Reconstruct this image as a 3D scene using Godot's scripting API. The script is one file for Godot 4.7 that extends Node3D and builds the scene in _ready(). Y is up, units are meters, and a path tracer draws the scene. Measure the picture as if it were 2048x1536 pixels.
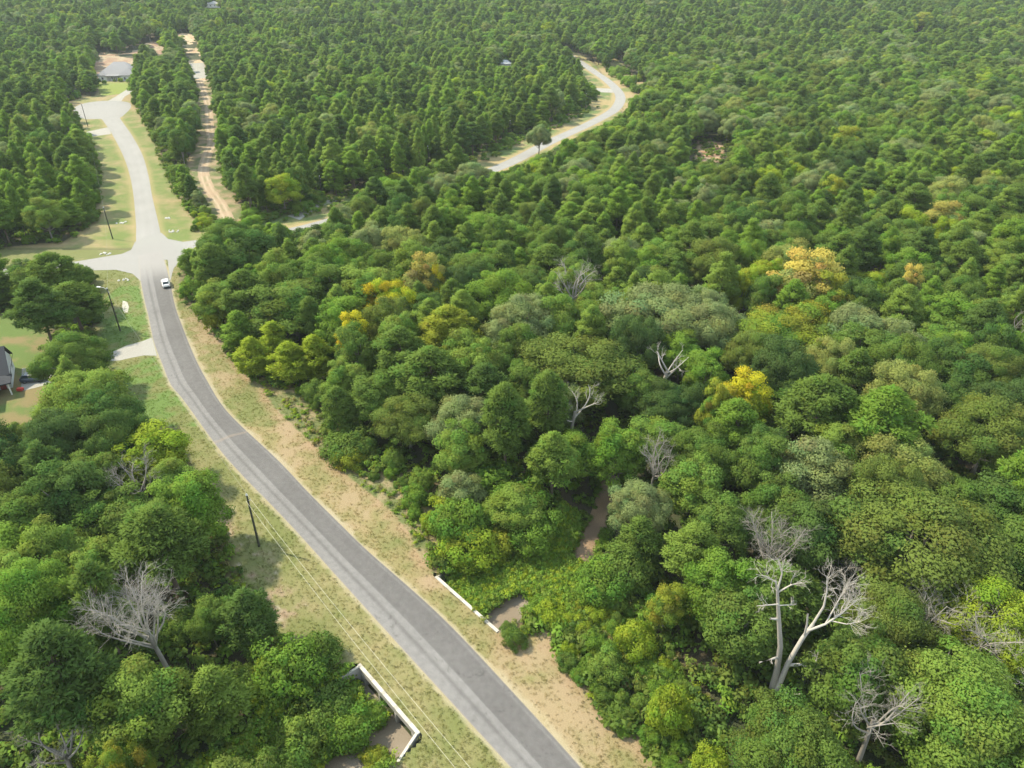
extends Node3D
# A wooded subdivision seen from a drone 72 m up: one asphalt road, pale side roads, a culvert, pine and oak woods.

const EYE := Vector3(0, 72, 0)
const PITCH := 31.0
var rng := RandomNumberGenerator.new()
var noise := FastNoiseLite.new()
var fine := FastNoiseLite.new()
var grain: ImageTexture
var grain_bump: ImageTexture
var taken := {}
var mats := {}


# ---------------------------------------------------------------- geometry helpers
class Buf:
	var v := PackedVector3Array()
	var n := PackedVector3Array()
	var c := PackedColorArray()
	var i := PackedInt32Array()

	func quad(a: Vector3, b: Vector3, d: Vector3, e: Vector3, col := Color.WHITE) -> void:  # counter-clockwise seen from its front
		var m := (b - a).cross(d - a).normalized()
		var k := v.size()
		for p in [a, b, d, e]:
			v.append(p); n.append(m); c.append(col)
		i.append_array([k, k + 2, k + 1, k, k + 3, k + 2])

	func tri(a: Vector3, b: Vector3, d: Vector3, col := Color.WHITE) -> void:
		var m := (b - a).cross(d - a).normalized()
		var k := v.size()
		for p in [a, b, d]:
			v.append(p); n.append(m); c.append(col)
		i.append_array([k, k + 2, k + 1])

	func box(at: Vector3, size: Vector3, turn := 0.0, col := Color.WHITE) -> void:
		var b := Basis(Vector3.UP, turn)
		var h := size / 2
		var p: Array[Vector3] = []
		for s in [Vector3(-1, -1, -1), Vector3(1, -1, -1), Vector3(1, -1, 1), Vector3(-1, -1, 1), Vector3(-1, 1, -1), Vector3(1, 1, -1), Vector3(1, 1, 1), Vector3(-1, 1, 1)]:
			p.append(at + b * (s * h))
		quad(p[7], p[6], p[5], p[4], col); quad(p[0], p[1], p[2], p[3], col)
		quad(p[3], p[2], p[6], p[7], col); quad(p[1], p[0], p[4], p[5], col)
		quad(p[2], p[1], p[5], p[6], col); quad(p[0], p[3], p[7], p[4], col)

	func tube(pts: Array, r0: float, r1: float, sides := 6, col := Color.WHITE) -> void:
		var k := v.size()
		var up := Vector3.RIGHT
		for j in pts.size():
			var d: Vector3 = (pts[mini(j + 1, pts.size() - 1)] - pts[maxi(j - 1, 0)])
			d = d.normalized()
			if absf(d.dot(up)) > 0.9:
				up = Vector3.FORWARD
			var s := d.cross(up).normalized()
			var t := d.cross(s)
			var r := lerpf(r0, r1, float(j) / maxf(1, pts.size() - 1))
			for q in sides:
				var a := TAU * q / sides
				var m := s * cos(a) + t * sin(a)
				v.append(pts[j] + m * r); n.append(m); c.append(col)
		for j in pts.size() - 1:
			for q in sides:
				var a := k + j * sides + q
				var b := k + j * sides + (q + 1) % sides
				i.append_array([a, b + sides, b, a, a + sides, b + sides])

	func leaf(p: Vector3, g: Vector3, t: Vector3, l: float, w: float, m: Vector3, col: Color) -> void:
		var s := g.cross(t).normalized() * w
		var e := t * l
		var k := v.size()
		v.append(p - e); v.append(p + s); v.append(p + e); v.append(p - s)
		n.append(m); n.append(m); n.append(m); n.append(m)
		c.append(col); c.append(col); c.append(col); c.append(col)
		i.append_array([k, k + 1, k + 2, k, k + 2, k + 3])

	func add_to(mesh: ArrayMesh, m: Material) -> ArrayMesh:
		if v.is_empty():
			return mesh
		var a := []
		a.resize(Mesh.ARRAY_MAX)
		a[Mesh.ARRAY_VERTEX] = v; a[Mesh.ARRAY_NORMAL] = n; a[Mesh.ARRAY_COLOR] = c; a[Mesh.ARRAY_INDEX] = i
		mesh.add_surface_from_arrays(Mesh.PRIMITIVE_TRIANGLES, a)
		mesh.surface_set_material(mesh.get_surface_count() - 1, m)
		return mesh

	func made(m: Material) -> ArrayMesh:
		return add_to(ArrayMesh.new(), m)


func numbered(called: String) -> String:
	var k: int = taken.get(called, 0)
	taken[called] = k + 1
	return called if k == 0 else "%s_%03d" % [called, k]


func tag(o: Node, label: String, category := "", group := "", kind := "") -> void:
	if label: o.set_meta("label", label)
	if category: o.set_meta("category", category)
	if group: o.set_meta("group", group)
	if kind: o.set_meta("kind", kind)


func thing(called: String, at: Vector3, turn: float, label: String, category: String, group := "", kind := "") -> Node3D:
	var o := Node3D.new()
	o.name = numbered(called)
	add_child(o)
	o.position = at
	o.rotation.y = turn
	tag(o, label, category, group, kind)
	return o


func part(called: String, mesh: Mesh, parent: Node3D) -> MeshInstance3D:
	var o := MeshInstance3D.new()
	o.name = called
	o.mesh = mesh
	parent.add_child(o, true)
	return o


func alone(called: String, mesh: Mesh, label: String, category: String, group := "", kind := "") -> MeshInstance3D:
	var o := MeshInstance3D.new()
	o.name = numbered(called)
	o.mesh = mesh
	add_child(o)
	tag(o, label, category, group, kind)
	return o


func plain(col: Color, rough := 0.9, metal := 0.0) -> StandardMaterial3D:   # col is linear
	var m := StandardMaterial3D.new()
	m.albedo_color = col.linear_to_srgb()
	m.roughness = rough
	m.metallic = metal
	return m


func tinted(rough := 0.95, scale := 0.25, bump := 0.0) -> StandardMaterial3D:   # vertex colours times a fine grain
	var m := StandardMaterial3D.new()
	m.vertex_color_use_as_albedo = true
	m.roughness = rough
	m.albedo_texture = grain
	m.uv1_triplanar = true
	m.uv1_world_triplanar = true
	m.uv1_scale = Vector3.ONE * scale
	if bump > 0.0:
		m.normal_enabled = true
		m.normal_texture = grain_bump
		m.normal_scale = bump
	return m


func leaves_of(col: Color) -> StandardMaterial3D:
	var m := StandardMaterial3D.new()
	m.albedo_color = col.linear_to_srgb()
	m.vertex_color_use_as_albedo = true
	m.roughness = 0.9
	m.backlight_enabled = true
	m.backlight = Color(1.0, 1.0, 1.0)
	m.metallic_specular = 0.12
	return m


func rnd3() -> Vector3:
	return Vector3(rng.randfn(), rng.randfn(), rng.randfn()).normalized()


func smooth(a: float, b: float, x: float) -> float:
	return smoothstep(a, b, x)


func spline(p: Array, each: float) -> Array:   # Catmull-Rom through 2D points, a point every so many metres
	var out := []
	for j in p.size() - 1:
		var a: Vector2 = p[maxi(j - 1, 0)]
		var b: Vector2 = p[j]
		var d: Vector2 = p[j + 1]
		var e: Vector2 = p[mini(j + 2, p.size() - 1)]
		var k := maxi(1, int(b.distance_to(d) / each))
		for q in k:
			out.append(b.cubic_interpolate(d, a, e, float(q) / k))
	out.append(p[-1])
	return out


func resampled(p: Array, count: int) -> Array:
	var s := spline(p, 0.5)
	var lens := [0.0]
	for j in s.size() - 1:
		lens.append(lens[-1] + s[j].distance_to(s[j + 1]))
	var out := []
	var at := 0
	for q in count:
		var want: float = lens[-1] * q / (count - 1)
		while at < s.size() - 2 and lens[at + 1] < want:
			at += 1
		out.append(s[at].lerp(s[at + 1], clampf((want - lens[at]) / maxf(1e-4, lens[at + 1] - lens[at]), 0, 1)))
	return out


func off_line(p: Vector2, line: Array) -> float:
	var best := 1e9
	for j in line.size() - 1:
		best = minf(best, p.distance_squared_to(Geometry2D.get_closest_point_to_segment(p, line[j], line[j + 1])))
	return sqrt(best)


func signed_off(p: Vector2, poly: PackedVector2Array) -> float:   # negative inside
	var best := 1e9
	for j in poly.size():
		best = minf(best, p.distance_squared_to(Geometry2D.get_closest_point_to_segment(p, poly[j], poly[(j + 1) % poly.size()])))
	return -sqrt(best) if Geometry2D.is_point_in_polygon(p, poly) else sqrt(best)


# ---------------------------------------------------------------- the lie of the land
var road_l := [Vector2(9.4, -32.2), Vector2(1.8, -40.4), Vector2(-0.1, -42.6), Vector2(-12.0, -55.9), Vector2(-23.2, -68.5), Vector2(-30.7, -77.0), Vector2(-37.0, -83.9), Vector2(-44.4, -91.8), Vector2(-51.1, -99.6), Vector2(-61.9, -113.4), Vector2(-66.9, -119.4), Vector2(-71.8, -127.2), Vector2(-78.1, -137.6), Vector2(-84.9, -150.4), Vector2(-90.6, -160.9), Vector2(-97.0, -173.3), Vector2(-104.9, -190.0)]
var road_r := [Vector2(15.8, -32.2), Vector2(9.0, -40.4), Vector2(7.2, -42.6), Vector2(1.3, -50.0), Vector2(-8.8, -62.1), Vector2(-20.1, -73.7), Vector2(-24.6, -78.6), Vector2(-32.0, -86.9), Vector2(-39.1, -95.2), Vector2(-52.3, -109.6), Vector2(-60.6, -121.4), Vector2(-67.2, -131.9), Vector2(-74.3, -144.2), Vector2(-80.4, -155.1), Vector2(-86.7, -167.7), Vector2(-92.5, -179.2), Vector2(-100.4, -194.0)]
var up_l := [Vector2(-105.0, -189.6), Vector2(-111.5, -202.8), Vector2(-119.1, -219.4), Vector2(-137.9, -258.1), Vector2(-156.3, -293.0), Vector2(-175.8, -326.9), Vector2(-195.2, -359.0), Vector2(-214.1, -388.9), Vector2(-222.6, -402.8)]
var up_r := [Vector2(-98.9, -190.4), Vector2(-105.0, -204.9), Vector2(-112.8, -220.9), Vector2(-126.1, -247.4), Vector2(-140.4, -276.8), Vector2(-157.6, -310.0), Vector2(-179.3, -347.7), Vector2(-201.2, -383.6), Vector2(-210.5, -399.9)]
var far_road := [Vector2(-96, -192), Vector2(-80, -203), Vector2(-62, -215.5), Vector2(-33, -250), Vector2(-4.8, -288), Vector2(17.3, -333), Vector2(43, -382), Vector2(58.5, -420), Vector2(66, -470), Vector2(62, -545), Vector2(48, -620)]
var track := [Vector2(-213.4, -522.2), Vector2(-175.5, -434.9), Vector2(-149.7, -367.3), Vector2(-136.1, -332.9), Vector2(-129.7, -310.0), Vector2(-121.0, -282.0), Vector2(-110.3, -258.1), Vector2(-98.6, -237.4), Vector2(-85.5, -210.8), Vector2(-80.7, -202.8)]
var creek_r := [Vector2(-6.1, -64.4), Vector2(0.6, -70.8), Vector2(5.8, -67.7), Vector2(10.2, -75.2), Vector2(12.0, -79.9), Vector2(14.4, -85.6), Vector2(16.7, -93.8), Vector2(22, -140)]
var creek_l := [Vector2(-14.1, -50.8), Vector2(-19.5, -45.8), Vector2(-27, -40), Vector2(-40, -33)]
const WALL_R := [Vector2(-10.3, -69.0), Vector2(-1.8, -59.9)]
const WALL_L := [Vector2(-18.1, -55.1), Vector2(-10.1, -46.4)]


func channel(p: Vector2) -> float:   # how deep the creek is cut there
	var deep := 0.0
	for side in 2:
		var w: Array = WALL_R if side == 0 else WALL_L
		var mid: Vector2 = (w[0] + w[1]) / 2
		var along: Vector2 = (w[1] - w[0]).normalized()
		var outward := Vector2(-along.y, along.x) * (-1.0 if side == 0 else 1.0)
		var s := (p - mid).dot(outward)
		if s < -2.6 or s > 90.0:
			continue
		var off := off_line(p, creek_r if side == 0 else creek_l)
		if s < 4.0:
			off = absf((p - mid).dot(along))
		var flat := 5.6 - 2.6 * smooth(4, 16, s)
		var bank := 0.9 + 3.2 * smooth(3, 12, s)
		var d := (1.0 - smooth(flat, flat + bank, off)) * smooth(-2.4, -1.2, s)
		d *= (2.7 if side == 0 else 2.5) * (1.0 - 0.75 * smooth(14, 80, s))
		deep = maxf(deep, d)
	return deep


func rise(p: Vector2) -> float:   # the wooded hillside far off
	var d := -p.y
	var t := maxf(0, d - 545)
	var up := 0.085 * (t * t / (t + 40.0)) * (1.0 - 0.55 * smooth(900, 1500, d))
	return up + noise.get_noise_2d(p.x * 0.35, p.y * 0.35) * 5.0 * smooth(580, 700, d)


func floor_at(p: Vector2) -> float:
	var near := smooth(300, 60, absf(p.y + 70)) if p.x > -45 and p.x < 60 else 0.0
	return rise(p) - 0.1 - (channel(p) if near > 0.0 and p.y > -150 else 0.0)


# ---------------------------------------------------------------- start
func _ready() -> void:
	rng.seed = 7
	noise.seed = 3
	noise.frequency = 0.05
	fine.seed = 11
	fine.frequency = 0.35
	var cam := Camera3D.new()
	cam.name = "camera"
	cam.position = EYE
	cam.rotation_degrees = Vector3(-PITCH, 0, 0)
	cam.fov = 56.75
	cam.near = 0.5
	cam.far = 4000
	add_child(cam)
	cam.current = true
	var world := WorldEnvironment.new()
	world.name = "world"
	var env := Environment.new()
	env.background_mode = Environment.BG_SKY
	var sky_stuff := ProceduralSkyMaterial.new()
	sky_stuff.sky_top_color = Color(0.68, 0.74, 0.79)
	sky_stuff.sky_horizon_color = Color(0.90, 0.92, 0.92)
	sky_stuff.sky_curve = 0.2
	sky_stuff.sky_energy_multiplier = 1.2
	sky_stuff.ground_bottom_color = Color(0.25, 0.3, 0.2)
	sky_stuff.ground_horizon_color = Color(0.6, 0.66, 0.66)
	var sky := Sky.new()
	sky.sky_material = sky_stuff
	env.sky = sky
	env.tonemap_mode = Environment.TONE_MAPPER_LINEAR
	env.tonemap_exposure = 2.02
	env.sdfgi_enabled = true
	env.ssao_enabled = true
	env.ssil_enabled = true
	env.fog_enabled = true
	env.fog_light_color = Color(0.90, 0.95, 0.96)
	env.fog_density = 0.00008
	world.environment = env
	add_child(world)
	var sun := DirectionalLight3D.new()
	sun.name = "sun"
	sun.light_energy = 1.4
	sun.light_color = Color(1.0, 0.95, 0.84)
	sun.light_angular_distance = 2.0
	sun.shadow_enabled = true
	add_child(sun)
	sun.look_at_from_position(Vector3.ZERO, Vector3(0.614, -0.758, 0.22))

	make_grain()
	make_ground()
	make_verges()
	make_roads()
	make_culvert()
	make_houses()
	make_cars()
	make_poles()
	make_small_things()
	make_tree_kinds()
	make_landmark_trees()
	make_dead_trees()
	make_woods()
	make_grasses()


func make_grain() -> void:
	var f := FastNoiseLite.new()
	f.seed = 5
	f.noise_type = FastNoiseLite.TYPE_SIMPLEX_SMOOTH
	f.frequency = 0.045
	f.fractal_octaves = 5
	f.fractal_gain = 0.62
	var im := f.get_seamless_image(512, 512)
	im.convert(Image.FORMAT_RGB8)
	var b: Image = im.duplicate()
	for y in 512:
		for x in 512:
			var g := im.get_pixel(x, y).r
			g = clampf(0.80 + (g - 0.5) * 0.75, 0.35, 1.0)
			im.set_pixel(x, y, Color(g, g, g))
	grain = ImageTexture.create_from_image(im)
	b.bump_map_to_normal_map(6.0)
	grain_bump = ImageTexture.create_from_image(b)


# ---------------------------------------------------------------- ground
func steps_of(spans: Array) -> PackedFloat32Array:   # [from, step, to, step, to ...]
	var out := PackedFloat32Array()
	var x: float = spans[0]
	var k := 1
	while k < spans.size():
		while x < spans[k + 1] - 0.01:
			out.append(x)
			x += spans[k]
		x = spans[k + 1]
		k += 2
	out.append(x)
	return out


func make_ground() -> void:
	var xs := steps_of([-2400, 200, -1000, 40, -600, 12, -160, 4, -60, 1, 40, 3, 160, 12, 800, 40, 1200, 200, 2400])
	var zs := steps_of([-3000, 200, -1200, 30, -560, 12, -240, 4, -140, 2, -100, 1, -20, 4, 20, 40, 260])
	var b := Buf.new()
	var nx := xs.size()
	for z in zs:
		for x in xs:
			var p := Vector2(x, z)
			b.v.append(Vector3(x, floor_at(p), z))
			var t := noise.get_noise_2d(x * 1.5, z * 1.5)
			var col := Color(0.085, 0.070, 0.038).lerp(Color(0.05, 0.065, 0.022), smooth(-0.25, 0.25, t))
			b.c.append(col)
	for j in zs.size() - 1:
		for k in nx - 1:
			var a := j * nx + k
			b.i.append_array([a, a + 1, a + nx + 1, a, a + nx + 1, a + nx])
	b.n.resize(b.v.size())
	for j in zs.size():
		for k in nx:
			var l := b.v[j * nx + maxi(k - 1, 0)]
			var r := b.v[j * nx + mini(k + 1, nx - 1)]
			var u := b.v[maxi(j - 1, 0) * nx + k]
			var d := b.v[mini(j + 1, zs.size() - 1) * nx + k]
			b.n[j * nx + k] = (d - u).cross(r - l).normalized()
	alone("ground", b.made(tinted(1.0, 0.2, 0.5)), "brown leaf-littered forest floor under the trees", "ground", "", "structure")


var mow_r := [Vector2(-74.9, -156.0), Vector2(-67.7, -144.4), Vector2(-55.7, -126.4), Vector2(-47.4, -116.6), Vector2(-44.3, -111.3), Vector2(-37.2, -102.1), Vector2(-32.0, -97.0), Vector2(-29.6, -94.4), Vector2(-23.7, -88.0), Vector2(-18.7, -83.3), Vector2(-15.4, -78.3), Vector2(-12.8, -72.9), Vector2(-10.6, -69.2)]
var mow_r2 := [Vector2(-1.4, -59.8), Vector2(1.4, -57.8), Vector2(5.2, -58.8), Vector2(5.6, -56.2), Vector2(7.7, -52.0), Vector2(9.7, -48.9), Vector2(11.8, -46.2), Vector2(13.9, -44.2), Vector2(15.6, -41.4)]
var corridor := PackedVector2Array([Vector2(-11.4, -15.1), Vector2(-18.2, -37.5), Vector2(-18.3, -50.5), Vector2(-19.8, -53.7), Vector2(-21.4, -56.0), Vector2(-29.0, -59.5), Vector2(-31.4, -62.5), Vector2(-34.8, -66.5), Vector2(-40.0, -74.5), Vector2(-44.2, -80.4), Vector2(-49.1, -86.0), Vector2(-53.9, -95.2), Vector2(-65.0, -105.1), Vector2(-71.2, -111.2), Vector2(-80.2, -126.4), Vector2(-85.3, -128.5), Vector2(-89.1, -136.2), Vector2(-94.7, -148.6), Vector2(-109.0, -172.3), Vector2(-115.9, -176.7), Vector2(-125.3, -172.3), Vector2(-140.2, -167.4), Vector2(-155.5, -190.4), Vector2(-146.9, -194.8), Vector2(-130.4, -200.6), Vector2(-131.4, -223.0), Vector2(-161.2, -282.0), Vector2(-193.5, -337.0), Vector2(-234.5, -394.4), Vector2(-251.6, -423.7), Vector2(-257.0, -450.1), Vector2(-250.1, -457.2), Vector2(-266.2, -496.0), Vector2(-256.6, -515.4), Vector2(-213.1, -423.7), Vector2(-181.1, -367.3), Vector2(-151.2, -310.0), Vector2(-123.9, -258.1), Vector2(-101.6, -220.9), Vector2(-92.7, -215.5), Vector2(-83.6, -207.2), Vector2(-86.3, -197.6), Vector2(-90.0, -185.8), Vector2(-87.3, -172.3), Vector2(-79.5, -156.8), Vector2(-72.2, -148.6), Vector2(-66.2, -140.5), Vector2(-55.4, -125.4), Vector2(-47.4, -116.6), Vector2(-37.4, -118.5), Vector2(-33.4, -113.9), Vector2(-32.8, -102.1), Vector2(-24.4, -89.9), Vector2(-18.2, -91.2), Vector2(-11.2, -86.2), Vector2(-11.7, -76.2), Vector2(-10.6, -69.3), Vector2(-1.8, -59.9), Vector2(1.4, -59.5), Vector2(5.3, -59.5), Vector2(5.6, -56.2), Vector2(7.7, -52.0), Vector2(9.7, -48.9), Vector2(11.8, -46.2), Vector2(13.9, -44.2), Vector2(18.3, -37.5), Vector2(23.8, -15.1)])
var lawn := PackedVector2Array([Vector2(-131.5, -152.6), Vector2(-108.6, -148.6), Vector2(-97.8, -133.9), Vector2(-87.6, -113.9), Vector2(-85.6, -108.8), Vector2(-80.5, -103.7), Vector2(-89.7, -102.1), Vector2(-97.6, -102.1)])
var yard := PackedVector2Array([Vector2(-325.2, -600.6), Vector2(-336.5, -638.4), Vector2(-316.0, -625.3), Vector2(-311.2, -669.8), Vector2(-296.4, -680.9), Vector2(-287.4, -659.0), Vector2(-278.4, -594.7), Vector2(-262.6, -546.1), Vector2(-252.6, -511.0), Vector2(-235.8, -470.1), Vector2(-247.1, -457.2), Vector2(-269.5, -496.0)])
var sand_end := PackedVector2Array([Vector2(-301.2, -700.2), Vector2(-283.6, -708.2), Vector2(-207.5, -531.5), Vector2(-207.3, -504.4), Vector2(-227.4, -546.1)])
var red_clearing := PackedVector2Array([Vector2(85.3, -335.0), Vector2(95.9, -331.9), Vector2(91.7, -317.3), Vector2(85.1, -296.3), Vector2(75.7, -297.9), Vector2(80.9, -317.3)])
var weed_zone := PackedVector2Array([Vector2(-47.6, -116.6), Vector2(-37.4, -118.5), Vector2(-33.4, -113.9), Vector2(-32.8, -102.1), Vector2(-24.4, -89.9), Vector2(-18.2, -91.2), Vector2(-11.2, -86.2), Vector2(-11.7, -76.2), Vector2(-10.6, -69.4), Vector2(-12.8, -72.9), Vector2(-15.4, -78.3), Vector2(-18.7, -83.3), Vector2(-23.7, -88.0), Vector2(-32.0, -97.0), Vector2(-44.3, -111.3)])


func in_wall_frame(p: Vector2) -> bool:   # beyond a head wall, over the channel
	for side in 2:
		var w: Array = WALL_R if side == 0 else WALL_L
		var mid: Vector2 = (w[0] + w[1]) / 2
		var along: Vector2 = (w[1] - w[0]).normalized()
		var outward := Vector2(-along.y, along.x) * (-1.0 if side == 0 else 1.0)
		var s := (p - mid).dot(outward)
		if s > 0.05 and s < 26.0 and ((s < 12.0 and absf((p - mid).dot(along)) < 6.4 + maxf(0, s - 3) * 0.35) or channel(p) > 0.5):
			return true
	return false


var apron_area: PackedVector2Array
var cross_area: PackedVector2Array
var samp_l: Array
var samp_r: Array


func verge_color(p: Vector2) -> Color:
	var a := noise.get_noise_2d(p.x * 1.2, p.y * 1.2)
	var b := noise.get_noise_2d(p.x * 5.0 + 90, p.y * 5.0)
	var c := fine.get_noise_2d(p.x * 2.0, p.y * 2.0)
	var green := Color(0.185, 0.205, 0.062)
	var tan_ := Color(0.335, 0.285, 0.135)
	var soil := Color(0.37, 0.265, 0.185)
	var sand := Color(0.50, 0.445, 0.32)
	var lush := Color(0.14, 0.225, 0.045)
	var dl := off_line(p, samp_l)
	var dr := off_line(p, samp_r)
	var right := dr < dl
	var t := 0.50 + a * 0.7 + b * 0.5 + c * 0.3
	if right:
		t += 0.2
		tan_ = Color(0.355, 0.28, 0.135)
	else:
		t -= 0.22
	if p.y < -105:
		t -= 0.32
	var col := green.lerp(tan_, clampf(t, 0, 1))
	if not right and p.y < -105 and p.x > -100:
		col = col.lerp(lush, smooth(0.0, 0.35, -a * 0.7 + b * 0.5 + 0.2))
	if not right and p.y > -105:   # bare patches along the woods on the near side
		var bare := smooth(4.0, 8.0, dl) * smooth(0.02, 0.35, b * 0.9 + c * 0.35 + a * 0.5)
		col = col.lerp(soil, bare * 0.85)
		col = col.lerp(sand, smooth(0.42, 0.62, c + b * 0.5) * smooth(3.0, 7.0, dl) * 0.8)
	if right and p.y > -150:
		var m := minf(off_line(p, mow_r), off_line(p, mow_r2))
		col = col.lerp(Color(0.40, 0.275, 0.165), (1.0 - smooth(0.3, 3.0, m)) * clampf(0.5 + b * 0.8, 0, 1))
		var dry := smooth(0.0, 0.4, a * 0.8 + b * 0.4 + smooth(-75, -45, p.y) * 0.25)
		col = col.lerp(Color(0.40, 0.30, 0.19), dry * 0.5)
	if Geometry2D.is_point_in_polygon(p, weed_zone):
		col = Color(0.16, 0.19, 0.06).lerp(Color(0.34, 0.28, 0.15), smooth(-0.1, 0.4, b + c * 0.4))
	var edge := minf(dl, dr)
	var ragged := 0.55 + b * 0.8 + c * 0.5 + (0.7 * smooth(0.0, 0.3, a) if right else 0.1)
	col = col.lerp(sand.lerp(Color(0.42, 0.35, 0.19), clampf(0.3 + b, 0, 1)), (1.0 - smooth(ragged * 0.25, ragged * 0.8 + 0.15, edge)) * 0.75)
	if p.y < -196:
		var da := minf(off_line(p, up_l), off_line(p, up_r))
		var dd := off_line(p, track)
		col = Color(0.17, 0.225, 0.05).lerp(Color(0.37, 0.29, 0.14), clampf(0.3 + a + b * 0.5 + smooth(5, 14, da) * 0.55, 0, 1))
		col = col.lerp(Color(0.42, 0.33, 0.15), (1.0 - smooth(0.3, 2.2, da)) * 0.6)
		col = col.lerp(Color(0.50, 0.33, 0.2), (1.0 - smooth(3, 9, dd)) * 0.5)
	return col


func sheet(called: String, poly: PackedVector2Array, cell: float, y: float, reach: float, label: String, colour: Callable) -> void:
	var lo := Vector2(1e9, 1e9)
	var hi := -lo
	for q in poly:
		lo = lo.min(q); hi = hi.max(q)
	lo -= Vector2.ONE * (reach + cell); hi += Vector2.ONE * (reach + cell)
	var nx := int((hi.x - lo.x) / cell) + 1
	var nz := int((hi.y - lo.y) / cell) + 1
	var b := Buf.new()
	var at := PackedInt32Array()
	at.resize(nx * nz)
	at.fill(-1)
	var m := off_grid(poly, lo, nx, nz, cell)
	for j in nz:
		for k in nx:
			var off := m[j * nx + k]
			if off > reach:
				continue
			var p := lo + Vector2(k, j) * cell
			if in_wall_frame(p):
				continue
			at[j * nx + k] = b.v.size()
			b.v.append(Vector3(p.x, maxf(0, rise(p)) + y, p.y))
			b.n.append(Vector3.UP)
			var litter := Color(0.15, 0.12, 0.06)
			var col: Color = colour.call(p)
			b.c.append(col.lerp(litter, smooth(-0.4, reach, off + fine.get_noise_2d(p.x * 3, p.y * 3))))
	for j in nz - 1:
		for k in nx - 1:
			var a := at[j * nx + k]
			var e := at[j * nx + k + 1]
			var d := at[(j + 1) * nx + k]
			var f := at[(j + 1) * nx + k + 1]
			if a >= 0 and e >= 0 and f >= 0:
				b.i.append_array([a, e, f])
			if a >= 0 and d >= 0 and f >= 0:
				b.i.append_array([a, f, d])
	if b.v.size() > 3:
		alone(called, b.made(tinted(1.0, 0.55, 0.9)), label, "grass", "", "structure")


func off_grid(poly: PackedVector2Array, lo: Vector2, nx: int, nz: int, cell: float) -> PackedFloat32Array:   # signed distance on a grid: exact near the outline, rough away from it
	var out := PackedFloat32Array()
	out.resize(nx * nz)
	out.fill(1e9)
	for j in poly.size():
		var a := poly[j]
		var e := poly[(j + 1) % poly.size()]
		var x0 := maxi(0, int((minf(a.x, e.x) - 3 - lo.x) / cell))
		var x1 := mini(nx - 1, int((maxf(a.x, e.x) + 3 - lo.x) / cell) + 1)
		var z0 := maxi(0, int((minf(a.y, e.y) - 3 - lo.y) / cell))
		var z1 := mini(nz - 1, int((maxf(a.y, e.y) + 3 - lo.y) / cell) + 1)
		for z in range(z0, z1 + 1):
			for x in range(x0, x1 + 1):
				var p := lo + Vector2(x, z) * cell
				out[z * nx + x] = minf(out[z * nx + x], p.distance_to(Geometry2D.get_closest_point_to_segment(p, a, e)))
	for z in nz:
		for x in nx:
			if Geometry2D.is_point_in_polygon(lo + Vector2(x, z) * cell, poly):
				out[z * nx + x] *= -1
	return out


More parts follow.
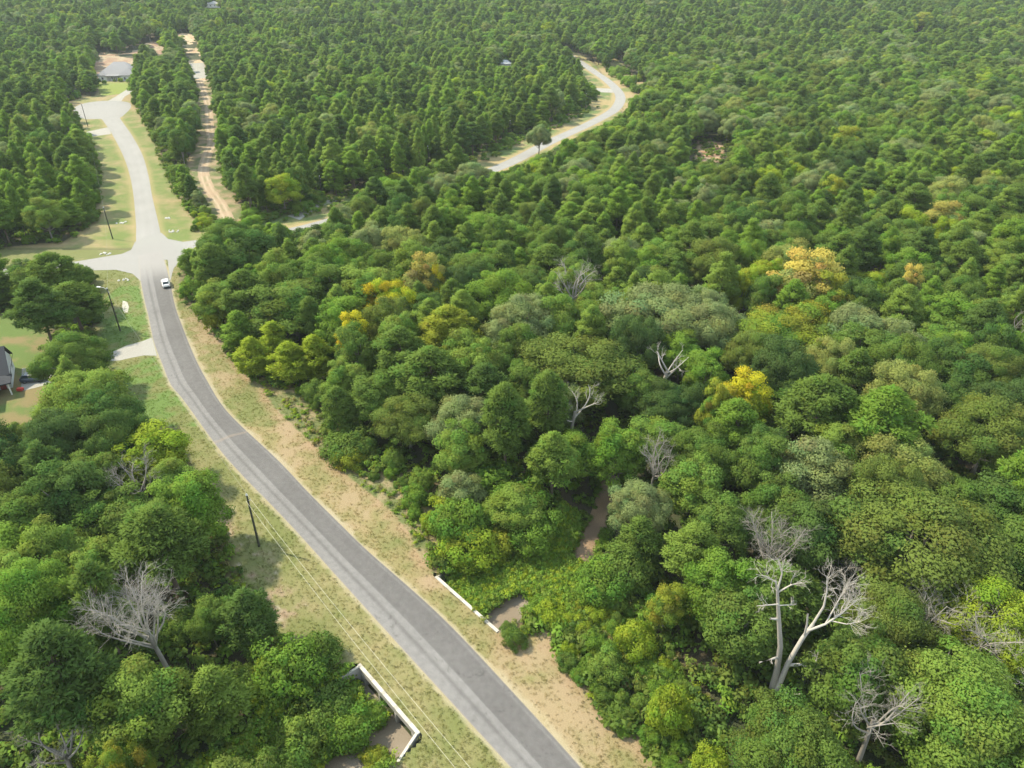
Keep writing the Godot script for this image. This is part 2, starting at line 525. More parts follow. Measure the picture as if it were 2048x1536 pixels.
func make_verges() -> void:
	samp_l = resampled(road_l, 28)
	samp_r = resampled(road_r, 28)
	var near := PackedVector2Array()
	var far := PackedVector2Array()
	var split := -196.0
	var cut_near := PackedVector2Array([Vector2(-400, split - 0.6), Vector2(200, split - 0.6), Vector2(200, 60), Vector2(-400, 60)])
	var cut_far := PackedVector2Array([Vector2(-400, -700), Vector2(200, -700), Vector2(200, split), Vector2(-400, split)])
	var parts := Geometry2D.intersect_polygons(corridor, cut_near)
	for q in parts:
		if q.size() > near.size(): near = q
	parts = Geometry2D.intersect_polygons(corridor, cut_far)
	for q in parts:
		if q.size() > far.size(): far = q
	sheet("grass_verge", near, 0.5, 0.02, 2.2, "mown tan and green grass verge along both sides of the asphalt road", verge_color)
	sheet("grass_verge", far, 1.1, 0.03, 2.5, "green and straw-coloured verge along the pale cul-de-sac road", verge_color)
	var lawn_color := func(p: Vector2) -> Color:
		var a := noise.get_noise_2d(p.x * 1.6, p.y * 1.6) + fine.get_noise_2d(p.x, p.y) * 0.3
		return Color(0.13, 0.20, 0.04).lerp(Color(0.26, 0.21, 0.09), smooth(0.0, 0.5, a + smooth(-106, -96, p.x) * 0.3))
	sheet("lawn", lawn, 0.8, 0.02, 1.5, "green lawn with worn tan patches around the charcoal-roofed house", lawn_color)
	var yard_color := func(p: Vector2) -> Color:
		var a := noise.get_noise_2d(p.x * 1.2, p.y * 1.2)
		var lime := Color(0.24, 0.30, 0.05)
		var red := Color(0.36, 0.23, 0.15).lerp(Color(0.44, 0.35, 0.23), smooth(-0.2, 0.3, a))
		return lime.lerp(red, smooth(-500, -530, p.y))
	sheet("yard", yard, 1.6, 0.035, 1.5, "lime-green front lawn and reddish dirt around the far grey-roofed house", yard_color)
	var south := offset_line(far_road, 8.0)
	var north := offset_line(far_road, -17.0)
	north.reverse()
	var poly := PackedVector2Array(south.slice(2) + north.slice(0, -1))
	var far_color := func(p: Vector2) -> Color:
		var a := noise.get_noise_2d(p.x, p.y) + fine.get_noise_2d(p.x * 0.7, p.y * 0.7) * 0.4
		var d := off_line(p, far_road)
		var c := Color(0.14, 0.20, 0.05).lerp(Color(0.40, 0.31, 0.14), smooth(-0.25, 0.35, a))
		return c.lerp(Color(0.42, 0.33, 0.16), 1.0 - smooth(3.2, 5.5, d))
	sheet("grass_verge", poly, 1.4, 0.025, 2.5, "grass verge beside the pale winding road through the pines", far_color)
	var corner := PackedVector2Array([Vector2(-82.1, -205.4), Vector2(-90.4, -213.6), Vector2(-82.9, -229.7), Vector2(-73.2, -243.2), Vector2(-65.9, -253.0), Vector2(-61.8, -248.0), Vector2(-66.8, -240.9), Vector2(-71.6, -221.4)])
	sheet("grass_verge", corner, 1.0, 0.015, 2.0, "grass corner between the dirt track and the winding road", far_color)
	var shoulder := PackedVector2Array(offset_line(track, 5.6) + reversed_of(offset_line(track, -5.6)))
	var shoulder_color := func(p: Vector2) -> Color:
		return Color(0.16, 0.19, 0.06).lerp(Color(0.38, 0.29, 0.17), smooth(-0.3, 0.3, noise.get_noise_2d(p.x * 2, p.y * 2)))
	sheet("track_verge", shoulder, 1.0, 0.01, 2.0, "weedy shoulders along the sandy dirt track", shoulder_color)
	var bend := PackedVector2Array([Vector2(64.9, -625.3), Vector2(81.5, -612.7), Vector2(87.2, -511.0), Vector2(82.7, -460.8), Vector2(71.2, -404.2), Vector2(59.6, -394.4), Vector2(65.6, -460.8)])
	var bend_color := func(p: Vector2) -> Color:
		return Color(0.20, 0.23, 0.06).lerp(Color(0.42, 0.32, 0.16), smooth(-0.3, 0.3, noise.get_noise_2d(p.x, p.y)))
	sheet("grass_verge", bend, 1.5, 0.04, 2.0, "straw-coloured verge outside the far road's bend", bend_color)
	var red_color := func(p: Vector2) -> Color:
		return Color(0.52, 0.38, 0.24).lerp(Color(0.46, 0.24, 0.13), smooth(0.0, 0.35, noise.get_noise_2d(p.x * 3, p.y * 3)))
	sheet("dirt_clearing", red_clearing, 1.0, 0.03, 1.5, "bare orange dirt clearing and track among the far oaks", red_color)
	var sand_color := func(p: Vector2) -> Color:
		return Color(0.62, 0.50, 0.33).lerp(Color(0.55, 0.36, 0.22), smooth(0.0, 0.4, noise.get_noise_2d(p.x * 2, p.y * 2)))
	sheet("sand_clearing", sand_end, 1.6, 0.04, 1.5, "pale sandy clearing at the far end of the dirt track", sand_color)


func reversed_of(p: Array) -> Array:
	var q := p.duplicate()
	q.reverse()
	return q


func offset_line(p: Array, by: float) -> Array:
	var out := []
	for j in p.size():
		var d: Vector2 = (p[mini(j + 1, p.size() - 1)] - p[maxi(j - 1, 0)]).normalized()
		out.append(p[j] + Vector2(-d.y, d.x) * by)
	return out


# ---------------------------------------------------------------- roads
func ribbon(left: Array, right: Array, along: int, across: int, y: float, colour: Callable) -> Buf:
	var l := resampled(left, along)
	var r := resampled(right, along)
	var b := Buf.new()
	for j in along:
		for k in across + 1:
			var t := float(k) / across
			var p: Vector2 = l[j].lerp(r[j], t)
			b.v.append(Vector3(p.x, y + rise(p), p.y))
			b.n.append(Vector3.UP)
			b.c.append(colour.call(p, t))
	var w := across + 1
	for j in along - 1:
		for k in across:
			var a := j * w + k
			b.i.append_array([a, a + w, a + w + 1, a, a + w + 1, a + 1])
	return b


func slab(poly: PackedVector2Array, y: float, thick: float, colour: Callable) -> Buf:
	var b := Buf.new()
	var t := Geometry2D.triangulate_polygon(poly)
	for k in range(0, t.size(), 3):
		var q := [poly[t[k]], poly[t[k + 1]], poly[t[k + 2]]]
		if (q[1] - q[0]).cross(q[2] - q[0]) > 0:
			q = [q[0], q[2], q[1]]
		b.tri(Vector3(q[0].x, y + rise(q[0]), q[0].y), Vector3(q[1].x, y + rise(q[1]), q[1].y), Vector3(q[2].x, y + rise(q[2]), q[2].y), colour.call(q[0]))
	var turn := 1.0 if Geometry2D.is_polygon_clockwise(poly) else -1.0
	for k in poly.size():
		var a := poly[k]
		var e := poly[(k + 1) % poly.size()]
		var c0 := Vector3(a.x, y, a.y)
		var c1 := Vector3(e.x, y, e.y)
		var dn := Vector3(0, -thick, 0)
		if turn > 0: b.quad(c0 + dn, c0, c1, c1 + dn, colour.call(a))
		else: b.quad(c1 + dn, c1, c0, c0 + dn, colour.call(a))
	return b


func pale(p: Vector2, t := 0.5) -> Color:
	var a := noise.get_noise_2d(p.x * 2.0, p.y * 2.0)
	var base := Color(0.335, 0.328, 0.312)
	var tracks := 0.05 * (exp(-pow((t - 0.3) / 0.1, 2)) + exp(-pow((t - 0.7) / 0.1, 2)))
	return base * (1.0 + a * 0.12 + tracks)


func make_roads() -> void:
	var asphalt := func(p: Vector2, t: float) -> Color:
		var a := noise.get_noise_2d(p.x * 1.2, p.y * 1.2)
		var c := fine.get_noise_2d(p.x * 2.5, p.y * 2.5)
		var dark := Color(0.140, 0.134, 0.133)
		var light := Color(0.235, 0.228, 0.226)
		var lane := smooth(0.46, 0.42, t)                      # the lane on the pole side is the paler one
		lane = lane * (1.0 - 0.75 * exp(-pow((t - 0.265) / 0.045, 2)))
		lane += 0.45 * exp(-pow((t - 0.93) / 0.03, 2)) - 0.1 * exp(-pow((t - 0.86) / 0.04, 2))
		lane += 0.10 * exp(-pow((t - 0.63) / 0.1, 2))
		var col := dark.lerp(light, clampf(lane + a * 0.15, 0, 1)) * (1.0 + c * 0.17 + a * 0.08 + 0.10 * fine.get_noise_2d(p.x * 9, p.y * 9))
		var crack := absf(noise.get_noise_2d(p.x * 1.7 + 40, p.y * 1.7))
		col = col * (1.0 - 0.28 * (1.0 - smooth(0.004, 0.014, crack)) * smooth(0.0, 0.2, noise.get_noise_2d(p.x * 0.6, p.y * 0.6 + 70)))
		col = col.lerp(Color(0.36, 0.345, 0.33), smooth(-168, -184, p.y) * 0.9)
		var seam := absf((p - Vector2(-49.9, -100.9)).dot(Vector2(0.55, 0.83)) + a * 1.5)
		col = col.lerp(Color(0.34, 0.27, 0.21), 0.4 * (1.0 - smooth(0.15, 0.6, seam)))
		return col.lerp(Color(0.42, 0.36, 0.28), (1.0 - smooth(0.0, 0.022 + c * 0.02, minf(t, 1.0 - t))) * 0.6)
	var tarmac := tinted(0.88, 0.9, 0.5)
	alone("asphalt_road", ribbon(road_l, road_r, 800, 40, 0.07, asphalt).made(tarmac), "grey two-lane asphalt road curving up from the bottom to the junction", "road", "", "structure")
	var concrete := tinted(0.9, 0.35, 0.3)
	alone("side_road", ribbon(up_l, up_r, 90, 10, 0.05, pale).made(concrete), "pale road running up to the cul-de-sac", "road", "", "structure")
	apron_area = PackedVector2Array([Vector2(-86.6, -130.2), Vector2(-83.4, -136.4), Vector2(-81.2, -138.1), Vector2(-79.6, -140.2), Vector2(-74.3, -130.8), Vector2(-77.3, -131.0), Vector2(-79.6, -130.0), Vector2(-81.4, -128.9), Vector2(-85.3, -128.5)])
	var bulb := PackedVector2Array(spline([Vector2(-208.2, -383.6), Vector2(-213.3, -386.3), Vector2(-223.4, -387.6), Vector2(-240.4, -411.5), Vector2(-245.4, -430.0), Vector2(-238.5, -439.9), Vector2(-223.0, -436.5), Vector2(-213.1, -420.6), Vector2(-206.0, -397.1), Vector2(-204.0, -386.3)], 3.0))
	alone("turning_circle", slab(bulb, 0.058, 0.06, pale).made(concrete), "pale round turning circle at the end of the side road", "road", "", "structure")
	var cross := PackedVector2Array([Vector2(-111.0, -201.0), Vector2(-109.1, -194.4), Vector2(-110.2, -191.2), Vector2(-119.9, -185.4), Vector2(-133.0, -181.0), Vector2(-148.9, -178.5), Vector2(-144.8, -172.3), Vector2(-129.5, -175.0), Vector2(-114.2, -178.8), Vector2(-106.2, -179.2), Vector2(-100.4, -176.4), Vector2(-96.2, -171.6), Vector2(-100.3, -186.5), Vector2(-95.4, -186.5), Vector2(-88.5, -171.6), Vector2(-91.2, -180.3), Vector2(-91.7, -188.1), Vector2(-85.1, -198.5), Vector2(-74.7, -202.8), Vector2(-76.6, -209.0), Vector2(-87.5, -205.4), Vector2(-96.9, -201.0), Vector2(-102.4, -203.6), Vector2(-106.6, -209.0), Vector2(-109.3, -207.2)])
	cross_area = cross
	alone("junction", slab(cross, 0.055, 0.06, pale).made(concrete), "pale flared junction where the asphalt meets the side roads", "road", "", "structure")
	var w := 3.0
	alone("winding_road", ribbon(offset_line(far_road, -w), offset_line(far_road, w), 140, 8, 0.048, pale).made(concrete), "pale winding road disappearing between the pines", "road", "", "structure")
	var drive := func(p: Vector2, _t := 0.5) -> Color:
		return Color(0.40, 0.385, 0.345) * (1.0 + noise.get_noise_2d(p.x * 3, p.y * 3) * 0.08)
	for q in [
		[PackedVector2Array([Vector2(-86.3, -130.4), Vector2(-83.2, -136.0), Vector2(-81.0, -137.6), Vector2(-79.4, -139.7), Vector2(-74.7, -131.3), Vector2(-77.5, -131.5), Vector2(-79.8, -130.4), Vector2(-81.6, -129.3), Vector2(-85.0, -128.9), Vector2(-92.4, -126.4), Vector2(-93.6, -128.0)]), "pale concrete driveway apron meeting the asphalt road by the lamp pole"],
		[PackedVector2Array([Vector2(-204.2, -354.4), Vector2(-199.9, -363.7), Vector2(-198.6, -366.1), Vector2(-190.1, -349.9), Vector2(-197.2, -343.4)]), "short pale driveway stub beside the cul-de-sac road"],
		[PackedVector2Array([Vector2(-234.6, -434.9), Vector2(-238.1, -455.4), Vector2(-244.3, -483.7), Vector2(-239.5, -483.7), Vector2(-235.7, -473.9), Vector2(-232.7, -455.4), Vector2(-225.2, -433.3)]), "pale driveway from the turning circle to the grey-roofed house"],
		[PackedVector2Array([Vector2(-246.5, -591.8), Vector2(-236.9, -594.7), Vector2(-208.9, -531.5), Vector2(-218.6, -526.8)]), "pale slab at the top of the dirt track"],
		[PackedVector2Array([Vector2(-100.0, -126.0), Vector2(-95.2, -127.0), Vector2(-88.1, -127.8), Vector2(-86.6, -124.9), Vector2(-91.8, -119.1), Vector2(-94.9, -117.0)]), "pale concrete parking pad before the charcoal-roofed house"],
		[PackedVector2Array([Vector2(50.9, -472.0), Vector2(52.5, -487.7), Vector2(68.6, -483.7), Vector2(66.6, -468.3)]), "short pale driveway joining the far road's bend"],
		[PackedVector2Array([Vector2(-72.7, -225.5), Vector2(-66.8, -240.9), Vector2(-61.3, -245.6), Vector2(-59.8, -242.0), Vector2(-64.7, -236.3), Vector2(-67.7, -221.4)]), "pale driveway stub under the far pines"],
	]:
		alone("driveway", slab(q[0], 0.043, 0.06, drive).made(concrete), q[1], "driveway", "", "structure")
	var dirt := func(p: Vector2, t: float) -> Color:
		var a := noise.get_noise_2d(p.x * 3, p.y * 3)
		var ruts := exp(-pow((t - 0.28) / 0.1, 2)) + exp(-pow((t - 0.72) / 0.1, 2))
		return Color(0.46, 0.34, 0.22).lerp(Color(0.60, 0.48, 0.34), clampf(ruts * 0.7 + a, 0, 1)).lerp(Color(0.2, 0.2, 0.07), (1.0 - ruts) * smooth(0.0, 0.3, a) * 0.6)
	alone("dirt_track", ribbon(offset_line(track, -2.1), offset_line(track, 2.1), 120, 10, 0.046, dirt).made(tinted(1.0, 0.5, 0.8)), "rutted sandy dirt track between two blocks of pines", "track", "", "structure")
	var bed := func(p: Vector2, t: float) -> Color:
		var a := noise.get_noise_2d(p.x * 4, p.y * 4)
		return Color(0.20, 0.13, 0.075).lerp(Color(0.34, 0.225, 0.13), clampf(0.5 + a * 1.3, 0, 1))
	var c := creek_r.slice(2, 7)
	alone("creek", creek_ribbon(c, 1.7, bed, 0.14).made(tinted(0.55, 0.5, 0.6)), "brown sandy creek bed winding into the trees", "creek", "", "structure")
	var apron := func(p: Vector2, t: float) -> Color:
		var a := noise.get_noise_2d(p.x * 3, p.y * 3)
		return Color(0.24, 0.185, 0.125).lerp(Color(0.32, 0.27, 0.21), clampf(0.5 + a * 1.4, 0, 1))
	alone("creek_bed", creek_ribbon(creek_r.slice(0, 2), 5.4, apron, 0.12).made(tinted(0.7, 0.5, 0.6)), "grey-brown silted creek bed below the far head wall", "creek", "", "structure")
	alone("creek_bed", creek_ribbon(creek_l, 5.4, apron, 0.12).made(tinted(0.7, 0.5, 0.6)), "grey-brown silted creek bed below the near head wall", "creek", "", "structure")


func creek_ribbon(line: Array, half: float, colour: Callable, above: float) -> Buf:
	var l := offset_line(line, -half)
	var r := offset_line(line, half)
	var b := ribbon(l, r, 50, 12, 0.0, colour)
	var ls := resampled(line, 200)
	for k in b.v.size():
		var p := Vector2(b.v[k].x, b.v[k].z)
		var near: Vector2 = ls[0]
		for q in ls:
			if p.distance_squared_to(q) < p.distance_squared_to(near): near = q
		b.v[k] = Vector3(p.x, floor_at(near) + above, p.y)
	return b


# ---------------------------------------------------------------- culvert, houses, cars, poles
func make_culvert() -> void:
	var stone := tinted(0.9, 0.6, 0.5)
	var pale_c := Color(0.66, 0.62, 0.54)
	var grey_c := Color(0.40, 0.385, 0.35)
	for side in 2:
		var w: Array = WALL_R if side == 0 else WALL_L
		var a := Vector3(w[0].x, 0, w[0].y)
		var e := Vector3(w[1].x, 0, w[1].y)
		var along := (e - a).normalized()
		var long := a.distance_to(e)
		var outward := Vector3(-along.z, 0, along.x) * (-1.0 if side == 0 else 1.0)
		var turn := atan2(-along.z, along.x)
		var mid := (a + e) / 2
		var o := thing("culvert_head_wall", mid, turn, "pale concrete head wall along the far road edge above the bushy creek bed" if side == 0 else "pale concrete head wall with two wing walls on the pole side of the road", "culvert wall", "culvert head walls")
		var way := -1.0 if side == 0 else 1.0      # the channel lies on local z * way
		var b := Buf.new()
		var cells := 3
		var depth := 2.9
		var clear := 2.9
		# lintel above three box openings, with the piers between them
		b.box(Vector3(0, -0.47, 0), Vector3(long, 0.9, 0.3), 0, grey_c)
		part("wall", b.made(stone), o)
		for k in cells + 1:
			var p := Buf.new()
			var x := (k - cells / 2.0) * (clear + 0.35)
			var wide := 0.35
			if k == 0 or k == cells:
				wide = long / 2 - cells / 2.0 * (clear + 0.35) + 0.17
				x = (long / 2 - wide / 2) * (-1 if k == 0 else 1)
			p.box(Vector3(x, -0.92 - (depth - 0.92) / 2, -way * 0.9), Vector3(wide, depth - 0.92, 2.2), 0, grey_c)
			part("pier", p.made(stone), o)
		var c := Buf.new()
		for k in 24:
			var tone := pale_c * (rng.randf_range(0.84, 1.0) if k % 5 else 0.72)
			var seg := (long + 0.1) / 24
			c.box(Vector3(-(long + 0.1) / 2 + (k + 0.5) * seg, 0.08 + rng.randf_range(-0.008, 0.008), way * 0.02), Vector3(seg, 0.2, 0.42), 0, tone)
		part("coping", c.made(tinted(0.85, 0.6, 0.2)), o)
		var ends := [[-1.0, 2.3, 0.55], [1.0, 2.6, 0.5]] if side == 0 else [[-1.0, 2.9, 0.05], [1.0, 4.3, 0.35]]
		for q in ends:
			if side == 0 and q[0] > 0:
				continue
			var dir := Vector3(q[0] * sin(q[2]), 0, way * cos(q[2]))
			var start := Vector3(q[0] * (long / 2 - 0.15), 0, way * 0.16)
			var mt: Vector3 = start + dir * (q[1] / 2)
			var g := Buf.new()
			var th := 0.15
			var sd := Vector3(-dir.z, 0, dir.x) * th
			var lo_end := -0.1 if side == 1 else -1.2
			var p0 := start; var p1: Vector3 = start + dir * q[1]
			var dn := Vector3(0, -2.9, 0)
			var drop := Vector3(0, lo_end, 0)
			var up := Vector3(0, 0.1, 0)
			g.quad(p0 + sd + dn, p1 + sd + dn, p1 + sd + drop + up, p0 + sd + up, grey_c)
			g.quad(p1 - sd + dn, p0 - sd + dn, p0 - sd + up, p1 - sd + drop + up, grey_c)
			g.quad(p0 + sd + up, p1 + sd + drop + up, p1 - sd + drop + up, p0 - sd + up, pale_c)
			g.quad(p1 + sd + dn, p1 - sd + dn, p1 - sd + drop + up, p1 + sd + drop + up, grey_c)
			part("wing_wall", g.made(stone), o)


func hip_roof(b: Buf, at: Vector3, x: float, z: float, high: float, over: float, col: Color, gable_pos := false, gable_neg := false, along_x := true) -> void:
	var hx := x / 2 + over
	var hz := z / 2 + over
	var run := (hz if along_x else hx)
	var r0: float
	var r1: float
	if along_x:
		r0 = -hx + (0.0 if gable_neg else run); r1 = hx - (0.0 if gable_pos else run)
	else:
		r0 = -hz + (0.0 if gable_neg else run); r1 = hz - (0.0 if gable_pos else run)
	var c := [at + Vector3(-hx, 0, -hz), at + Vector3(hx, 0, -hz), at + Vector3(hx, 0, hz), at + Vector3(-hx, 0, hz)]
	var p := at + (Vector3(r0, high, 0) if along_x else Vector3(0, high, r0))
	var q := at + (Vector3(r1, high, 0) if along_x else Vector3(0, high, r1))
	if along_x:
		b.quad(c[3], c[2], q, p, col); b.quad(c[1], c[0], p, q, col)
		if not gable_pos: b.tri(c[2], c[1], q, col)
		if not gable_neg: b.tri(c[0], c[3], p, col)
	else:
		b.quad(c[2], c[1], p, q, col); b.quad(c[0], c[3], q, p, col)
		if not gable_pos: b.tri(c[3], c[2], q, col)
		if not gable_neg: b.tri(c[1], c[0], p, col)
	for k in 4:      # fascia
		var d := Vector3(0, -0.22, 0)
		b.quad(c[k] + d, c[k], c[(k + 1) % 4], c[(k + 1) % 4] + d, col * 0.9)


func shingles(col: Color) -> StandardMaterial3D:
	var m := tinted(0.95, 1.4, 0.8)
	m.albedo_color = col.linear_to_srgb()
	return m


func window_at(o: Node3D, at: Vector3, turn: float, w: float, h: float, frame: Material, glass: Material) -> void:
	var n := Basis(Vector3.UP, turn)
	var f := Buf.new()
	for q in [[Vector3(0, h / 2, 0), Vector3(w + 0.2, 0.12, 0.12)], [Vector3(0, -h / 2, 0), Vector3(w + 0.2, 0.12, 0.14)], [Vector3(-w / 2, 0, 0), Vector3(0.12, h - 0.12, 0.12)], [Vector3(w / 2, 0, 0), Vector3(0.12, h - 0.12, 0.12)], [Vector3(0, 0, 0), Vector3(0.05, h - 0.12, 0.08)]]:
		f.box(at + n * q[0], q[1], turn)
	var win := part("window", f.made(frame), o)
	var g := Buf.new()
	g.box(at + n * Vector3(0, 0, -0.02), Vector3(w - 0.12, h - 0.12, 0.05), turn)
	part("pane", g.made(glass), win)


func make_houses() -> void:
	var frame := plain(Color(0.7, 0.7, 0.68), 0.6)
	var glass := plain(Color(0.03, 0.04, 0.05), 0.08)
	# the far grey-roofed ranch house
	var at2: Vector2 = Vector2(-267.5, -519.9)
	var o := thing("ranch_house", Vector3(at2.x, 0, at2.y - 6), 0.12, "white ranch house with a broad light grey hip roof beyond the turning circle", "house")
	var w := Buf.new()
	w.box(Vector3(0, 1.7, -2.5), Vector3(25, 3.4, 17))
	w.box(Vector3(7.2, 1.68, 7.5), Vector3(9.6, 3.36, 3.2))
	w.box(Vector3(-9.5, 1.66, 7.0), Vector3(5, 3.32, 2.0))
	part("wall", w.made(plain(Color(0.62, 0.61, 0.58))), o)
	var r := Buf.new()
	hip_roof(r, Vector3(0, 3.62, -2.3), 25, 18, 7.2, 0.7, Color(0.9, 0.9, 0.92))
	hip_roof(r, Vector3(7.2, 3.6, 4.2), 9.6, 10, 4.4, 0.6, Color(0.85, 0.85, 0.88), false, false, false)
	hip_roof(r, Vector3(-9.5, 3.58, 5.0), 5, 6, 2.6, 0.5, Color(0.88, 0.88, 0.9), false, false, false)
	part("roof", r.made(shingles(Color(0.42, 0.41, 0.41))), o)
	var po := Buf.new()
	po.box(Vector3(-2.4, 0.1, 7.6), Vector3(9.0, 0.2, 3.0))
	part("porch", po.made(plain(Color(0.5, 0.48, 0.45))), o)
	for k in 4:
		var ps := Buf.new()
		ps.box(Vector3(-6.4 + k * 2.7, 1.75, 8.9), Vector3(0.3, 3.1, 0.3))
		part("porch_post", ps.made(plain(Color(0.62, 0.61, 0.58))), o)
	var pr := Buf.new()
	hip_roof(pr, Vector3(-2.4, 3.34, 7.4), 9.2, 3.2, 1.0, 0.3, Color(0.9, 0.9, 0.92))
	part("porch_roof", pr.made(shingles(Color(0.42, 0.41, 0.41))), o)
	for x in [-4.5, 0.6]:
		window_at(o, Vector3(x, 1.75, 6.05), 0, 1.5, 1.7, frame, glass)
	for x in [5.2, 9.2]:
		window_at(o, Vector3(x, 1.75, 9.16), 0, 1.3, 1.7, frame, glass)
	window_at(o, Vector3(-9.5, 1.7, 8.06), 0, 1.4, 1.6, frame, glass)
	window_at(o, Vector3(12.06, 1.75, 1), PI / 2, 1.4, 1.6, frame, glass)
	var d := Buf.new()
	d.box(Vector3(-2.0, 1.25, 6.06), Vector3(1.1, 2.1, 0.1))
	part("door", d.made(plain(Color(0.08, 0.06, 0.05), 0.5)), o)

	# the charcoal-roofed house at the left edge
	var at3: Vector2 = Vector2(-96.9, -119.8)
	o = thing("house", Vector3(at3.x - 9.6, 0, at3.y + 1.2), 0.5, "white house with charcoal gabled roof cut by the picture's edge", "house")
	w = Buf.new()
	w.box(Vector3(0, 1.5, 0), Vector3(16, 3.0, 9))
	w.box(Vector3(1, 1.48, 8.0), Vector3(8, 2.96, 7.4))
	w.tri(Vector3(8, 3.0, 4.5), Vector3(8, 3.0, -4.5), Vector3(8, 6.5, 0))
	w.tri(Vector3(-8, 3.0, -4.5), Vector3(-8, 3.0, 4.5), Vector3(-8, 6.5, 0))
	part("wall", w.made(plain(Color(0.6, 0.62, 0.62))), o)
	r = Buf.new()
	hip_roof(r, Vector3(0, 3.1, 0), 16, 9, 3.9, 0.45, Color.WHITE, true, true)
	hip_roof(r, Vector3(1, 3.08, 6.0), 8, 11.4, 3.4, 0.45, Color.WHITE, false, true, false)
	hip_roof(r, Vector3(6.6, 2.75, 6.0), 3.4, 3.4, 0.7, 0.3, Color.WHITE)
	part("roof", r.made(shingles(Color(0.05, 0.055, 0.066))), o)
	window_at(o, Vector3(8.06, 1.7, 1.8), PI / 2, 1.2, 1.4, frame, glass)
	window_at(o, Vector3(8.06, 1.7, -2.0), PI / 2, 1.2, 1.4, frame, glass)
	window_at(o, Vector3(5.06, 1.6, 10), PI / 2, 1.4, 1.3, frame, glass)
	for k in 2:
		var ps := Buf.new()
		ps.box(Vector3(5.8 + k * 2.2, 1.3, 7.5), Vector3(0.22, 2.7, 0.22))
		part("porch_post", ps.made(frame), o)
	var dd := Buf.new()
	dd.box(Vector3(6.6, 1.1, 4.55), Vector3(1.0, 2.1, 0.1))
	part("door", dd.made(plain(Color(0.3, 0.05, 0.04), 0.5)), o)
	var tub := Buf.new()
	tub.box(Vector3(0, 0.5, 0), Vector3(1.5, 0.7, 1.0))
	tub.box(Vector3(0, 0.9, 0.1), Vector3(1.2, 0.12, 0.8))
	tub.box(Vector3(0.5, 0.15, 0.3), Vector3(0.2, 0.3, 0.2)); tub.box(Vector3(-0.5, 0.15, -0.3), Vector3(0.2, 0.3, 0.2))
	var grill := alone("red_grill", tub.made(plain(Color(0.42, 0.03, 0.02), 0.5)), "small red cart standing by the charcoal-roofed house's corner", "cart")
	var gp: Vector2 = Vector2(-96.1, -118.3)
	grill.scale = Vector3.ONE * 0.7
	grill.position = Vector3(gp.x + 1.0, 0.0, gp.y + 1.0)

	# two roofs that show through the far woods
	for q in [[Vector2(-5.2, -572.7), "small pale metal roof showing through the pines beyond the winding road", 9.0, 6.0, Color(0.6, 0.62, 0.66)], [Vector2(-320, -860), "pale house half hidden by trees at the top of the picture", 14.0, 9.0, Color(0.55, 0.55, 0.56)]]:
		var at4: Vector2 = q[0]
		var h := thing("distant_house", Vector3(at4.x, rise(at4), at4.y), 0.3, q[1], "house")
		var hb := Buf.new()
		hb.box(Vector3(0, 1.6, 0), Vector3(q[2], 3.6, q[3]))
		part("wall", hb.made(plain(Color(0.65, 0.63, 0.6))), h)
		var hr := Buf.new()
		hip_roof(hr, Vector3(0, 3.5, 0), q[2], q[3], 2.4, 0.5, Color.WHITE)
		part("roof", hr.made(shingles(q[4])), h)
		window_at(h, Vector3(-2, 1.7, q[3] / 2 + 0.06), 0, 1.3, 1.4, frame, glass)
		window_at(h, Vector3(2, 1.7, q[3] / 2 + 0.06), 0, 1.3, 1.4, frame, glass)


func loft(rings: Array, b: Buf) -> void:   # rings of equal length, closed across; capped at both ends
	for j in rings.size() - 1:
		var m: int = rings[j].size()
		for k in m:
			b.quad(rings[j][k], rings[j][(k + 1) % m], rings[j + 1][(k + 1) % m], rings[j + 1][k])
	for e in [0, rings.size() - 1]:
		var ring: Array = rings[e]
		var c := Vector3.ZERO
		for p in ring: c += p
		c /= ring.size()
		for k in ring.size():
			var p: Vector3 = ring[k]
			var q: Vector3 = ring[(k + 1) % ring.size()]
			if e == 0: b.tri(q, p, c)
			else: b.tri(p, q, c)


func section(z: float, half: float, low: float, high: float, shoulder: float) -> Array:
	return [Vector3(-half * 0.92, low, z), Vector3(half * 0.92, low, z), Vector3(half, low + 0.2, z), Vector3(half, lerpf(low, high, shoulder), z), Vector3(half * 0.86, high - 0.03, z), Vector3(half * 0.6, high, z), Vector3(-half * 0.6, high, z), Vector3(-half * 0.86, high - 0.03, z), Vector3(-half, lerpf(low, high, shoulder), z), Vector3(-half, low + 0.2, z)]


